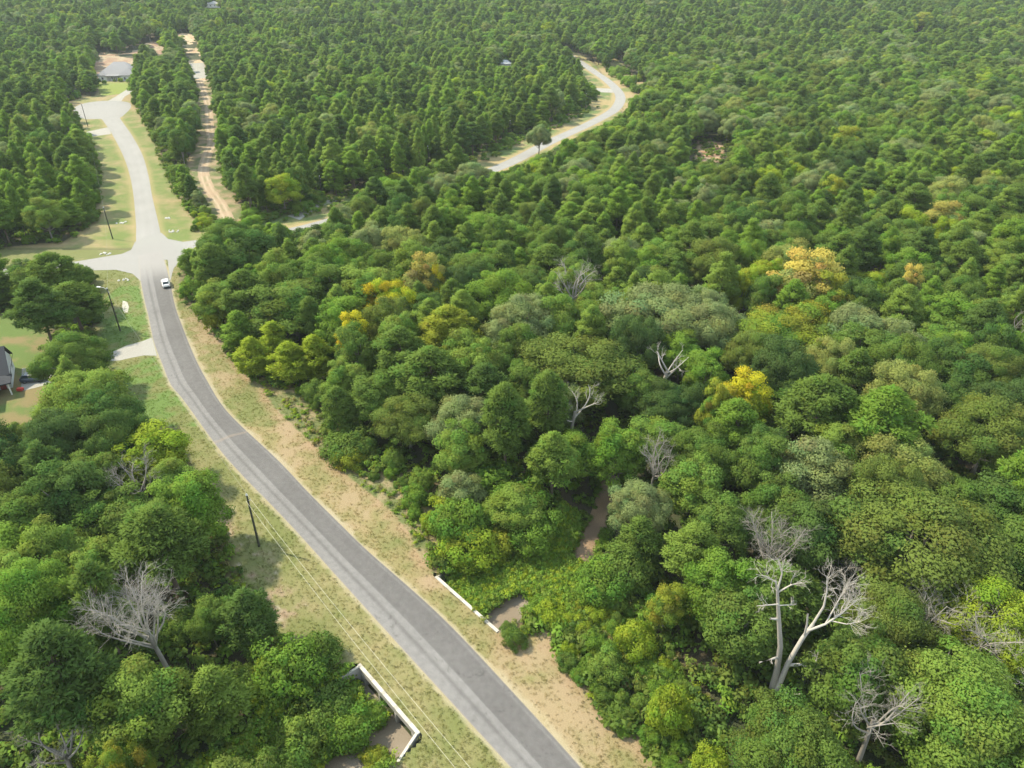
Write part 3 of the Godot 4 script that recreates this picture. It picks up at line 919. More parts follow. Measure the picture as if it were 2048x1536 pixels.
func car(called: String, at: Vector3, turn: float, paint: Material, label: String) -> void:
	var o := thing(called, at, turn, label, "car")
	var b := Buf.new()
	loft([section(2.36, 0.72, 0.38, 0.78, 0.6), section(2.2, 0.88, 0.3, 0.9, 0.65), section(1.2, 0.93, 0.28, 1.04, 0.7), section(0.2, 0.94, 0.28, 1.08, 0.7), section(-1.6, 0.94, 0.28, 1.1, 0.7), section(-2.2, 0.88, 0.32, 1.06, 0.7), section(-2.34, 0.78, 0.4, 0.92, 0.7)], b)
	part("body", b.made(paint), o)
	var cab := Buf.new()
	var cut := func(z: float, half: float, y: float) -> Array: return [Vector3(-half, y, z), Vector3(half, y, z)]
	var base_f := [Vector3(-0.80, 1.02, 1.15), Vector3(0.80, 1.02, 1.15)]
	var base_b := [Vector3(-0.80, 1.06, -2.1), Vector3(0.80, 1.06, -2.1)]
	var top_f := [Vector3(-0.64, 1.60, 0.30), Vector3(0.64, 1.60, 0.30)]
	var top_b := [Vector3(-0.64, 1.62, -1.65), Vector3(0.64, 1.62, -1.65)]
	cab.quad(base_f[0], base_f[1], top_f[1], top_f[0]); cab.quad(base_b[1], base_b[0], top_b[0], top_b[1])
	cab.quad(base_f[1], base_b[1], top_b[1], top_f[1]); cab.quad(base_b[0], base_f[0], top_f[0], top_b[0])
	part("windows", cab.made(plain(Color(0.02, 0.03, 0.035), 0.06)), o)
	var rf := Buf.new()
	var mid := Vector3(0, 1.70, -0.68)
	var rim := [Vector3(-0.66, 1.61, 0.34), Vector3(0.66, 1.61, 0.34), Vector3(0.66, 1.63, -1.7), Vector3(-0.66, 1.63, -1.7)]
	var inn := [Vector3(-0.5, 1.69, 0.1), Vector3(0.5, 1.69, 0.1), Vector3(0.5, 1.7, -1.5), Vector3(-0.5, 1.7, -1.5)]
	for k in 4:
		rf.quad(rim[k], rim[(k + 1) % 4], inn[(k + 1) % 4], inn[k])
	rf.quad(inn[0], inn[1], inn[2], inn[3])
	for s in [-1, 1]:       # pillars
		for q in [[Vector3(0.8 * s, 1.02, 1.15), Vector3(0.65 * s, 1.61, 0.3)], [Vector3(0.81 * s, 1.06, -0.5), Vector3(0.66 * s, 1.62, -0.55)], [Vector3(0.8 * s, 1.06, -2.1), Vector3(0.65 * s, 1.63, -1.65)]]:
			rf.tube([q[0], q[1]], 0.06, 0.05, 5)
	part("roof", rf.made(paint), o)
	var rubber := plain(Color(0.02, 0.02, 0.02), 0.9)
	var alloy := plain(Color(0.4, 0.4, 0.42), 0.35, 0.8)
	for s in [-1, 1]:
		for z in [1.42, -1.42]:
			var t := Buf.new()
			t.tube([Vector3(0.70 * s, 0.34, z), Vector3(0.72 * s, 0.34, z), Vector3(0.93 * s, 0.34, z), Vector3(0.95 * s, 0.34, z)], 0.34, 0.34, 16)
			var wheel := part("wheel", t.made(rubber), o)
			var h := Buf.new()
			h.tube([Vector3(0.90 * s, 0.34, z), Vector3(0.955 * s, 0.34, z)], 0.2, 0.02, 12)
			part("rim", h.made(alloy), wheel)
		var hl := Buf.new()
		hl.box(Vector3(0.6 * s, 0.74, 2.27), Vector3(0.34, 0.14, 0.14))
		part("headlight", hl.made(plain(Color(0.7, 0.72, 0.75), 0.1)), o)
		var tl := Buf.new()
		tl.box(Vector3(0.66 * s, 0.86, -2.27), Vector3(0.26, 0.2, 0.12))
		part("tail_light", tl.made(plain(Color(0.35, 0.01, 0.01), 0.2)), o)
		var mr := Buf.new()
		mr.box(Vector3(1.0 * s, 1.1, 0.75), Vector3(0.2, 0.14, 0.1))
		part("mirror", mr.made(paint), o)
	for z in [-2.36, 2.34]:
		var bp := Buf.new()
		bp.box(Vector3(0, 0.45, z), Vector3(1.3, 0.16, 0.1))
		part("bumper", bp.made(plain(Color(0.05, 0.05, 0.05), 0.7)), o)


func make_cars() -> void:
	var white := plain(Color(0.86, 0.86, 0.85), 0.35)
	white.clearcoat_enabled = true
	var at: Vector2 = Vector2(-88.3, -168.7)
	car("white_car", Vector3(at.x, 0.075, at.y), -2.67, white, "white car driving on the asphalt road just before the junction")
	var navy := plain(Color(0.03, 0.045, 0.07), 0.3)
	navy.clearcoat_enabled = true
	at = Vector2(-94.5, -121.0)
	car("parked_car", Vector3(at.x, 0.05, at.y), 1.75, navy, "dark blue car parked on the pale pad beside the house")


func pole(at: Vector2, high: float, label: String, lamp := 0.0, arms := true) -> void:
	var o := thing("utility_pole", Vector3(at.x, 0, at.y), 0, label, "pole", "poles along the roads")
	var wood := plain(Color(0.035, 0.036, 0.022), 0.9)
	var b := Buf.new()
	b.tube([Vector3(0, -0.3, 0), Vector3(0, high, 0)], 0.17, 0.12, 10)
	part("post", b.made(wood), o)
	var c := Buf.new()
	c.tube([Vector3(0, high - 0.02, 0), Vector3(0, high + 0.22, 0)], 0.15, 0.12, 10)
	c.tube([Vector3(0, high + 0.2, 0), Vector3(0, high + 0.26, 0)], 0.12, 0.01, 10)
	part("cap", c.made(plain(Color(0.6, 0.6, 0.58), 0.5)), o)
	var ins := Buf.new()
	ins.tube([Vector3(0.12, high - 0.9, 0), Vector3(0.36, high - 0.85, 0)], 0.05, 0.07, 8)
	part("insulator", ins.made(plain(Color(0.5, 0.48, 0.45), 0.4)), o)
	if lamp != 0.0:
		var l := Buf.new()
		var d := Vector3(cos(lamp), 0, sin(lamp))
		l.tube([Vector3(0, high - 0.3, 0), d * 0.8 + Vector3(0, high + 0.15, 0), d * 1.7 + Vector3(0, high + 0.2, 0)], 0.05, 0.045, 8)
		part("lamp_arm", l.made(plain(Color(0.5, 0.5, 0.5), 0.4, 0.5)), o)
		var hd := Buf.new()
		hd.box(d * 2.0 + Vector3(0, high + 0.2, 0), Vector3(0.8, 0.16, 0.34), -lamp)
		part("lamp_head", hd.made(plain(Color(0.66, 0.66, 0.64), 0.4)), o)


func wire(a: Vector3, b: Vector3, sag: float, label: String, thick := 0.011, col := Color(0.55, 0.53, 0.45)) -> void:
	var pts := []
	for k in 25:
		var t := k / 24.0
		pts.append(a.lerp(b, t) - Vector3(0, sag * 4 * t * (1 - t), 0))
	var w := Buf.new()
	w.tube(pts, thick, thick, 5)
	alone("power_line", w.made(plain(col, 0.5)), label, "wire", "power lines")


func make_poles() -> void:
	var p1: Vector2 = Vector2(-36.0, -74.9)
	var p2: Vector2 = Vector2(-87.9, -142.9)
	pole(p1, 9.4, "dark wooden pole with pale cap on the verge near the culvert")
	pole(p2, 10.3, "dark pole with a lamp arm on the grass by the driveway apron", PI + 0.2)
	var p8: Vector2 = Vector2(-118.8, -203.6)
	var p9: Vector2 = Vector2(-209.9, -367.3)
	pole(p8, 9.5, "thin grey pole on the grass corner above the junction")
	pole(p9, 10.5, "thin pole beside the turning circle")
	var far := [Vector2(-65.4, -243.2), Vector2(-33.0, -286.6), Vector2(-0.9, -339.1), Vector2(40.0, -408.5), Vector2(77.9, -479.8)]
	var said := ["pole against the dark pine edge behind the pale driveway stub", "pole at the foot of the tall pines half way along the winding road", "pole by the pines before the lone tree on the winding road", "pale pole inside the far road's bend", "pole on the straw verge outside the far road's bend"]
	for k in 5:
		pole(far[k], [8.2, 8.4, 8.0, 8.8, 10.5][k], said[k])
	var t1 := Vector3(p1.x + 0.3, 9.0, p1.y)
	var t2 := Vector3(p2.x, 10.0, p2.y)
	var e2: Vector2 = Vector2(-1.1, -34.5)
	var end := Vector3(e2.x, 8.6, e2.y)
	wire(t1, end, 0.9, "pale overhead wire from the verge pole, the one closer to the asphalt")
	wire(t1 + Vector3(-0.45, -0.35, 0.3), end + Vector3(-0.75, -0.3, 0.6), 0.95, "pale overhead wire from the verge pole, the one farther from the asphalt")
	wire(t2, t1, 1.2, "thin overhead wire between the verge pole and the lamp pole", 0.012, Color(0.2, 0.2, 0.18))
	wire(Vector3(p8.x, 9.2, p8.y), t2, 1.4, "thin overhead wire between the lamp pole and the corner pole", 0.012, Color(0.2, 0.2, 0.18))
	wire(Vector3(p9.x, 10.2, p9.y), Vector3(p8.x, 9.2, p8.y), 2.2, "long thin wire running from the corner pole to the turning circle", 0.012, Color(0.2, 0.2, 0.18))


func make_small_things() -> void:
	var stone := tinted(0.95, 0.7, 0.8)
	var spots := [[Vector2(-114.9, -191.2), "white rock pile on the grass above the left road arm", 1.2], [Vector2(-103.7, -210.4), "white rock pile at the inner corner above the junction", 1.6], [Vector2(-110.6, -223.0), "small white rock pile beside the pale side road", 1.0], [Vector2(-100.7, -172.3), "scatter of white rocks in the grass below the left road arm", 1.2], [Vector2(-123.2, -218.5), "pale rocks along the grass edge by the thin corner pole", 1.4]]
	for q in spots:
		var o := thing("rock_pile", Vector3(q[0].x, 0, q[0].y), 0, q[1], "rocks", "white rock piles on the verges")
		for k in 9:
			var b := Buf.new()
			var c := Vector3(rng.randf_range(-1, 1) * q[2], 0.12, rng.randf_range(-0.7, 0.7) * q[2])
			var r := rng.randf_range(0.2, 0.45)
			var top := c + Vector3(0, r * 0.7, 0)
			var ring := []
			for j in 7:
				var a := TAU * j / 7
				ring.append(c + Vector3(cos(a) * r * rng.randf_range(0.7, 1.2), rng.randf_range(-0.1, 0.12), sin(a) * r * rng.randf_range(0.7, 1.2)))
			for j in 7:
				b.tri(ring[(j + 1) % 7], ring[j], top, Color(0.72, 0.7, 0.65))
				b.tri(ring[j], ring[(j + 1) % 7], c + Vector3(0, -0.3, 0), Color(0.72, 0.7, 0.65))
			part("rock", b.made(stone), o)
	var sandy := func(p: Vector2, _t := 0.5) -> Color: return Color(0.55, 0.53, 0.46)
	var patch := PackedVector2Array([Vector2(-95.1, -159.4), Vector2(-93.6, -158.6), Vector2(-91.9, -155.7), Vector2(-90.7, -152.6), Vector2(-91.2, -152.1), Vector2(-93.3, -155.1)])
	alone("gravel_patch", slab(patch, 0.05, 0.05, sandy).made(stone), "white gravel patch in the grass beside the asphalt", "gravel", "", "structure")


# ---------------------------------------------------------------- trees
var crowns := {}      # kind -> [mesh]
var trunks := {}
var sizes := {"oak_tree": Vector2(12, 13), "broadleaf_tree": Vector2(8, 13), "pine_tree": Vector2(8, 17), "young_pine_tree": Vector2(7, 14), "shrub": Vector2(5, 3.8)}
var tones := {
	"golden": Color(0.31, 0.265, 0.062), "yellow": Color(0.30, 0.285, 0.02), "straw": Color(0.215, 0.20, 0.05), "yellow-green": Color(0.160, 0.186, 0.024), "lime": Color(0.160, 0.208, 0.022),
	"grey-green": Color(0.135, 0.168, 0.066), "olive": Color(0.092, 0.124, 0.027), "light olive": Color(0.16, 0.185, 0.052), "dark green": Color(0.050, 0.084, 0.024), "mid green": Color(0.082, 0.127, 0.026),
	"bright green": Color(0.100, 0.165, 0.025), "fresh green": Color(0.116, 0.17, 0.032), "deep green": Color(0.062, 0.104, 0.025),
}
var bark: StandardMaterial3D
var grey_bark: StandardMaterial3D
var dead_bark: StandardMaterial3D
var trees := []       # [pos, radius] of all that stand
var cellmap := {}
var guards := []      # what must stay in sight of the drone: [Vector3, radius]
var guard_bins := {}
var marks := []       # landmarks for the labels: [Vector2, phrase]
var chosen := []      # trees to be made: dictionaries


func puff(b: Buf, c: Vector3, r: Vector3, count: int, tone: Color, l: float, w: float, spiky: bool, outward: Vector3) -> void:
	for k in count:
		var d := rnd3()
		if d.dot(outward) < -0.25 and rng.randf() < 0.85:
			d = -d
		var p := c + d * r * clampf(0.88 + rng.randfn() * 0.2, 0.3, 1.5)
		var m := (d * 0.75 + outward * 0.25 + rnd3() * 0.15).normalized()
		var g: Vector3
		var t: Vector3
		if spiky:
			t = (d + rnd3() * 0.65).normalized()
			g = t.cross(rnd3()).normalized()
			if g.dot(m) < 0: g = -g
		else:
			g = (d + rnd3() * 0.75).normalized()
			t = g.cross(rnd3()).normalized()
		m = (m * 0.8 + g * 0.2).normalized()
		var s := rng.randf_range(0.9, 1.1) * (1.0 + 0.36 * fine.get_noise_3d(p.x * 2.6, p.y * 2.6, p.z * 2.6))
		var col := tone * (s * (1.22 if spiky else 1.0))
		col.r *= rng.randf_range(0.92, 1.12)
		var z := rng.randf_range(0.5, 1.35)
		b.leaf(p, g, t, l * z, w * z, m, col)


func tone_of() -> Color:
	var s := rng.randf_range(0.78, 1.25)
	return Color(s * rng.randf_range(0.76, 1.18), s, s * rng.randf_range(0.85, 1.1))


func turned(turning: bool) -> Color:   # a crown that turns yellow does so limb by limb
	var c := tone_of()
	if turning:
		var f := rng.randf()
		if f < 0.34: c = Color(c.r * 0.5, c.g * 0.72, c.b)
		elif f < 0.5: c = Color(c.r * 0.78, c.g * 0.66, c.b * 0.9)
	return c


func bend(a: Vector3, e: Vector3, amount: float, n := 4) -> Array:
	var out := []
	var off := rnd3() * amount
	for k in n + 1:
		var t := float(k) / n
		out.append(a.lerp(e, t) + off * sin(PI * t))
	return out


func make_crown(kind: String, turning := false) -> Array:
	var b := Buf.new()
	var w := Buf.new()
	var s: Vector2 = sizes[kind]
	var wide := s.x / 2
	var high := s.y
	var lump := FastNoiseLite.new()
	lump.seed = rng.randi() % 1000
	lump.frequency = 1.0
	if kind == "oak_tree" or kind == "broadleaf_tree" or kind == "shrub":
		var oak := kind == "oak_tree"
		var shrub := kind == "shrub"
		var mid := high * (0.60 if oak else 0.56)
		if shrub: mid = high * 0.42
		var up := high - mid
		var down := mid * (0.42 if oak else 0.60)
		if shrub: down = mid
		var count := 92 if oak else 64
		if shrub: count = 44
		var pr := 1.45 if oak else 1.25
		if shrub: pr = 0.8
		var lean := Vector3(rng.randf_range(-1, 1), 0, rng.randf_range(-1, 1)) * wide * 0.12
		for k in count:
			var y := 1.0 - 1.55 * (k + rng.randf()) / count
			var a := k * 2.39996 + rng.randf() * 0.7
			var q := sqrt(maxf(0, 1 - y * y))
			var d := Vector3(cos(a) * q, y, sin(a) * q)
			var f := 0.80 + 0.62 * lump.get_noise_3d(d.x * 1.1 + 3, d.y * 1.1, d.z * 1.1)
			if rng.randf() < 0.16: f *= 0.62
			f += rng.randf_range(-0.12, 0.13)
			var c := Vector3(d.x * wide, d.y * (up if d.y > 0 else down), d.z * wide) * f + Vector3(0, mid, 0) + lean * maxf(0, d.y)
			var rr := pr * rng.randf_range(0.5, 1.3)
			var outward := (c - Vector3(0, mid - up * 0.3, 0)).normalized()
			puff(b, c, Vector3(rr, rr * 0.72, rr), int((620 if oak else (400 if not shrub else 210)) * rr * rr / pr / pr), turned(turning), (0.14 if oak else 0.165) if not shrub else 0.125, (0.095 if oak else 0.105) if not shrub else 0.08, false, outward)
			if not shrub and k % 6 == 0 and d.y > -0.2:
				w.tube(bend(Vector3(0, mid * rng.randf_range(0.45, 0.8), 0), c, 0.8), 0.16, 0.03, 5)
		if not shrub:
			w.tube(bend(Vector3(0, -0.4, 0), Vector3(lean.x, mid + up * 0.35, lean.z), 0.25, 6), 0.36 if oak else 0.22, 0.08, 8)
		else:
			for k in 5:
				w.tube(bend(Vector3.ZERO, Vector3(rng.randf_range(-1, 1) * wide * 0.6, high * 0.6, rng.randf_range(-1, 1) * wide * 0.6), 0.2), 0.05, 0.02, 4)
	else:
		var old := kind == "pine_tree"
		var base := high * (0.40 if old else 0.22)
		var rows := 10 if old else 11
		w.tube(bend(Vector3(0, -0.4, 0), Vector3(0, high * 0.97, 0), 0.2, 8), 0.26 if old else 0.16, 0.05, 8)
		for j in rows:
			var t := (j + rng.randf_range(0.0, 0.8)) / rows
			var y := base + (high - base) * t * 0.98
			var profile := pow(1.0 - pow(t, 1.7), 0.75) * smooth(-0.3, 0.25, t) * (0.8 + 0.4 * rng.randf()) if old else pow(1.0 - pow(t, 1.5), 0.8) * smooth(-0.4, 0.35, t) * (0.78 + 0.45 * rng.randf())
			var reach := wide * maxf(0.14, profile)
			var n := 7 if old else 6
			if t > 0.8: n = 4
			for k in n:
				if rng.randf() < 0.12: continue
				var a := TAU * (k + rng.randf() * 0.8) / n + j * 1.1
				var d := Vector3(cos(a), 0, sin(a))
				var rr: float = (1.15 if old else 1.02) * rng.randf_range(0.7, 1.25) * lerpf(1.0, 0.85, t)
				var far := maxf(0.1, reach * rng.randf_range(0.72, 1.08) - rr * 0.5)
				var c := Vector3(0, y, 0) + d * far + Vector3(0, far * 0.22 + rng.randf_range(-0.35, 0.35), 0)
				var outward := (d * 0.7 + Vector3.UP * 0.7).normalized()
				puff(b, c, Vector3(rr, rr * 0.62, rr), int((230 if old else 200) * rr * rr), tone_of(), 0.24, 0.09, true, outward)
				if far > reach * 0.6 and rng.randf() < 0.5:     # an inner tuft on the same limb
					puff(b, Vector3(0, y + 0.1, 0) + d * far * 0.45, Vector3(rr, rr * 0.6, rr) * 0.75, int(70 * rr * rr), tone_of(), 0.28, 0.08, true, outward)
				if old or k % 2 == 0:
					w.tube([Vector3(0, y - 0.3, 0), Vector3(0, y - 0.2, 0) + d * far * 0.5, c], 0.06, 0.02, 4)
		puff(b, Vector3(0, high * 0.965, 0), Vector3(0.75, 0.7, 0.75), 130, tone_of(), 0.28, 0.08, true, Vector3.UP)
	return [b, w]


func make_tree_kinds() -> void:
	bark = plain(Color(0.10, 0.075, 0.055), 0.95)
	grey_bark = plain(Color(0.17, 0.155, 0.135), 0.95)
	dead_bark = tinted(0.9, 1.2, 0.4)
	for c in tones:
		tones[c] = (tones[c] as Color) * 1.66
		mats[c] = leaves_of(tones[c])
	mats["any"] = leaves_of(Color.WHITE)
	var many := {"oak_tree": 7, "broadleaf_tree": 7, "pine_tree": 6, "young_pine_tree": 5, "shrub": 6}
	for kind in many:
		crowns[kind] = []
		trunks[kind] = []
		for k in many[kind]:
			var made := make_crown(kind, k == 6)
			crowns[kind].append(made[0])
			trunks[kind].append(made[1].made(bark if kind.contains("pine") else grey_bark))
			var plain_crown: ArrayMesh = made[0].made(mats["any"])
			crowns[kind][k] = plain_crown


func stand(p: Vector2, r: float) -> void:
	trees.append([p, r])
	var key := Vector2i(int(floor(p.x / 10)), int(floor(p.y / 10)))
	if not cellmap.has(key): cellmap[key] = []
	cellmap[key].append(trees.size() - 1)


func room_for(p: Vector2, r: float, k: float) -> bool:
	var c := Vector2i(int(floor(p.x / 10)), int(floor(p.y / 10)))
	for x in range(c.x - 1, c.x + 2):
		for z in range(c.y - 1, c.y + 2):
			for t in cellmap.get(Vector2i(x, z), []):
				var o: Array = trees[t]
				if p.distance_squared_to(o[0]) < pow((r + o[1]) * k, 2):
					return false
	return true


func hero(kind: String, tone: String, p: Vector2, wide: float, high: float, label: String) -> void:
	kind = {"oak": "oak_tree", "hardwood": "broadleaf_tree", "pine": "pine_tree", "young": "young_pine_tree", "shrub": "shrub"}[kind]
	chosen.append({"kind": kind, "tone": tone, "at": p, "wide": wide, "high": high, "label": label, "hero": true})
	if kind != "shrub":
		stand(p, wide / 2)
		guard(Vector3(p.x, high * 0.8, p.y), wide * (0.28 if p.length() < 260 else 0.12))
	else:
		guard(Vector3(p.x, high * 0.6, p.y), wide * 0.2)


func guard(p: Vector3, r := 2.0) -> void:
	guards.append([p, r])
	var a := int(floor(rad_to_deg(atan2(p.x, -p.z)) / 3.0))
	for k in [a - 1, a, a + 1]:
		if not guard_bins.has(k): guard_bins[k] = []
		guard_bins[k].append(guards.size() - 1)


func free_height(p: Vector2, r: float) -> float:   # how tall a crown may be there before it hides a guarded thing from the drone
	var best := 99.0
	var far := p.length()
	var a := int(floor(rad_to_deg(atan2(p.x, -p.y)) / 3.0))
	for g in guard_bins.get(a, []):
		var q: Vector3 = guards[g][0]
		var flat := Vector2(q.x, q.z)
		var reach := flat.length()
		if reach < far - r * 0.5 or far < 1.0:
			continue
		var dir := flat / reach
		if absf(dir.cross(p)) > r * 0.85 + guards[g][1] * far / reach:
			continue
		var ray := EYE.y + (q.y - EYE.y) * minf(1.0, (far - r * 0.5) / reach)
		best = minf(best, ray - guards[g][1] * 0.5)
	return best


func in_frame(p: Vector2, r: float, high: float, more := 24.0) -> bool:
	var s := deg_to_rad(PITCH)
	for h in [0.0, high]:
		var depth: float = (EYE.y - h) * sin(s) - p.y * cos(s)
		var up: float = (h - EYE.y) * cos(s) - p.y * sin(s)
		if depth > 5 and absf(p.x) < depth * 0.725 + r + more and absf(up) < depth * 0.545 + r + minf(more, 10.0):
			return true
	return false


func make_landmark_trees() -> void:
	hero("hardwood", "golden", Vector2(62.9, -144.1), 13.9, 18, "golden-yellow broadleaf tree standing out of the dark green woods")
	hero("oak", "yellow", Vector2(-25.8, -139.6), 10.2, 13, "deep yellow tree at the woods' edge between green pines")
	hero("hardwood", "straw", Vector2(-19.3, -147.4), 8.9, 16, "pale straw-yellow open tree behind the deep yellow one")
	hero("hardwood", "yellow", Vector2(-16.8, -145.3), 4.4, 14, "narrow bright yellow tree touching the straw-yellow tree")
	hero("pine", "yellow-green", Vector2(-12.1, -121.8), 11.9, 16, "lime-yellow pine with a broad top beside the deep yellow tree")
	hero("hardwood", "yellow", Vector2(-31.4, -124.1), 6.0, 13, "mustard-yellow tree at the front of the yellow trees by the verge")
	hero("hardwood", "yellow", Vector2(39.3, -101.8), 8.0, 13, "lemon-yellow tree crown amid dark oaks in the middle of the woods")
	hero("hardwood", "yellow-green", Vector2(33.2, -97.7), 4.9, 13, "yellow-green tree joined to the lemon-yellow crown")
	hero("hardwood", "yellow-green", Vector2(67.5, -138.4), 8.9, 15, "yellow-green tree leaning against the right side of the golden-yellow one")
	hero("oak", "yellow-green", Vector2(54.3, -124.1), 18.1, 13, "wide yellow-green oak in front of the golden tree")
	hero("young", "lime", Vector2(-50.9, -122.5), 7.6, 9, "lime-green young pine, the first of the bright row along the verge")
	hero("young", "lime", Vector2(-48.0, -127.2), 8.0, 10, "lime-green young pine at the back of the bright row")
	hero("young", "lime", Vector2(-42.7, -119.5), 9.1, 9.5, "lime-green young pine in the middle of the bright row, bushiest of it")
	hero("young", "lime", Vector2(-38.3, -121.3), 8.2, 10, "lime-green young pine, the last of the bright row by the woods")
	hero("young", "deep green", Vector2(-36.2, -123.4), 5.9, 7, "dark green small pine beside the lime-green row")
	hero("shrub", "yellow-green", Vector2(-65.7, -143.4), 5.8, 7, "yellow-lime bushy sapling on the verge north of the lime-green row")
	hero("hardwood", "yellow-green", Vector2(129.2, -281.8), 11.9, 16, "yellow-green tree in the far right woods")
	hero("hardwood", "straw", Vector2(120.2, -192.2), 11.1, 14, "pale straw-coloured crown near the right edge of the woods")
	hero("hardwood", "yellow-green", Vector2(98.8, -217.9), 8.6, 14, "small yellow-green crown below the far yellow-green tree")
	hero("hardwood", "golden", Vector2(87.5, -146.1), 5.1, 14, "small golden crown to the right of the large golden tree")
	hero("oak", "yellow-green", Vector2(-37.3, -39.2), 4.9, 11, "yellow-green tree at the bottom edge left of the near head wall")
	hero("hardwood", "yellow-green", Vector2(18.6, -59.8), 4.5, 8, "yellowing small tree on the bank past the brown creek")
	hero("hardwood", "yellow-green", Vector2(371.7, -721.2), 18.3, 17, "yellowish crown in the farthest woods near the upper right corner")
	hero("hardwood", "lime", Vector2(96.7, -244.1), 6.8, 13, "small lime crown in the far dark woods")
	hero("oak", "olive", Vector2(51.1, -65.6), 19.2, 15, "very large round olive-green oak standing over the near woods")
	hero("oak", "lime", Vector2(54.0, -54.8), 11.2, 12, "lime-olive oak below the very large round oak at the right edge")
	hero("oak", "olive", Vector2(42.7, -54.1), 9.2, 12, "olive oak between the bleached snag and the lime-olive oak")
	hero("oak", "fresh green", Vector2(44.3, -43.2), 13.7, 13, "broad fresh green oak with bare twigs in the bottom right corner")
	hero("oak", "grey-green", Vector2(29.9, -131.7), 19.3, 15, "broad pale grey-green oak hung with moss in the middle of the woods")
	hero("oak", "grey-green", Vector2(39.4, -125.6), 12.8, 14, "pale grey-green oak joined to the broad mossy one")
	hero("oak", "grey-green", Vector2(1.6, -128.5), 12.5, 14, "pale grey-green oak in front of the bare grey snag")
	hero("oak", "olive", Vector2(11.4, -112.7), 21.8, 13, "broad olive oak spreading below the bare grey snag")
	hero("pine", "mid green", Vector2(-1.1, -89.6), 9.1, 18.4, "tall open pine with a long bare trunk behind the creek shrubs")
	hero("pine", "mid green", Vector2(5.6, -95.6), 8.7, 17, "pine just behind the tall open pine with the bare trunk")
	hero("pine", "bright green", Vector2(56.0, -88.9), 12.4, 18, "big light green pine in the right-hand woods")
	hero("pine", "mid green", Vector2(48.3, -93.9), 12.5, 17, "loose mid green pine left of the big light green pine")
	hero("oak", "light olive", Vector2(56.3, -83.3), 13.5, 13, "pale olive oak in front of the big light green pine")
	hero("hardwood", "bright green", Vector2(16.7, -90.1), 8.3, 13, "bright green round-topped tree beside the silver dead tree")
	hero("pine", "mid green", Vector2(-69.5, -155.8), 10.7, 16, "mid green pine at the junction's corner")
	hero("hardwood", "deep green", Vector2(-63.7, -165.0), 12.1, 16, "dark rounded tree behind the junction-corner pine")
	hero("hardwood", "mid green", Vector2(-47.1, -138.6), 14.9, 14, "dense green tree on the woods' edge behind the lime-green row")
	hero("pine", "mid green", Vector2(-57.8, -142.3), 11.3, 15, "pine between the junction-corner pine and the lime-green row")
	hero("hardwood", "fresh green", Vector2(-31.7, -145.1), 12.6, 15, "fresh green tree behind the mustard-yellow tree")
	hero("pine", "mid green", Vector2(-20.5, -115.0), 10.5, 15, "green pine in front of the mustard-yellow tree")
	hero("pine", "mid green", Vector2(-14.1, -106.1), 12.9, 15.5, "wide green pine at the front of the woods below the yellow trees")
	hero("oak", "grey-green", Vector2(-8.0, -96.0), 11.4, 11, "low grey-green oak left of the tall open pine")
	hero("oak", "olive", Vector2(-17.3, -98.5), 10.8, 10, "low olive oak at the woods' edge near the mown line")
	hero("hardwood", "mid green", Vector2(-23.8, -104.8), 8.7, 10, "small green tree behind the weedy grass")
	hero("oak", "grey-green", Vector2(11.2, -306.4), 9.3, 12, "lone grey-green tree standing against the winding road")
	hero("oak", "grey-green", Vector2(-13.3, -242.2), 12.5, 12.5, "grey-green oak where the winding road slips behind the trees")
	hero("oak", "grey-green", Vector2(-22.5, -229.9), 11.3, 12.5, "grey-green oak left of the one where the winding road disappears")
	hero("oak", "grey-green", Vector2(86.7, -335.2), 12.4, 14, "far grey-green oak above the orange dirt clearing")
	hero("oak", "fresh green", Vector2(-71.8, -100.7), 14.6, 13, "broad light green tree over the parking pad")
	hero("oak", "mid green", Vector2(-82.2, -115.8), 12.1, 12, "mid green tree behind the parking pad's broad tree")
	hero("pine", "mid green", Vector2(-94.9, -140.9), 12.9, 12.5, "tall pine on the lawn near the lamp pole")
	hero("pine", "deep green", Vector2(-97.2, -133.1), 11.8, 16, "dark pine at the lawn's back corner")
	hero("pine", "mid green", Vector2(-104.9, -152.3), 12.5, 15, "pine beside the left road arm")
	hero("hardwood", "lime", Vector2(-55.8, -88.7), 10.0, 10, "lime-topped tree on the woods' edge along the pole side")
	hero("oak", "deep green", Vector2(-61.8, -90.8), 9.3, 12, "dark tree behind the lime-topped tree")
	hero("shrub", "lime", Vector2(16.7, -46.9), 4.5, 6, "bright green cone-shaped bush at the verge's end, lower right")
	hero("oak", "grey-green", Vector2(18.3, -76.7), 8.4, 9, "pale grey-green small oak leaning over the brown creek")
	hero("shrub", "mid green", Vector2(-27.1, -97.1), 8.3, 4.5, "dark green bush in the weedy grass by the mown line")
	hero("shrub", "yellow-green", Vector2(-26.6, -93.9), 4.9, 3, "yellow-green bush below the dark one by the mown line")
	hero("shrub", "bright green", Vector2(-3.8, -85.9), 9.2, 5.5, "bright green bush under the tall open pine")
	hero("shrub", "bright green", Vector2(1.2, -81.8), 8.1, 5.5, "bright green bush right of the tall open pine's foot")
	hero("shrub", "lime", Vector2(-8.6, -78.7), 6.9, 5, "lime-green bush at the far head wall's left end")
	hero("shrub", "lime", Vector2(-6.2, -73.3), 7.6, 4.5, "lime-tipped leafy bush over the far head wall's wing")
	hero("shrub", "yellow-green", Vector2(-1.7, -75.8), 6.0, 4.5, "yellow-green leafy bush in the middle of the creek thicket")
	hero("shrub", "bright green", Vector2(3.3, -76.4), 7.1, 4.5, "bright green bush on the creek thicket's right side")
	hero("shrub", "lime", Vector2(5.1, -62.0), 4.4, 4, "yellow-lime bush on the right bank of the silted bed")
	hero("shrub", "bright green", Vector2(3.9, -64.3), 3.8, 3.5, "bright green bush behind the yellow-lime one")
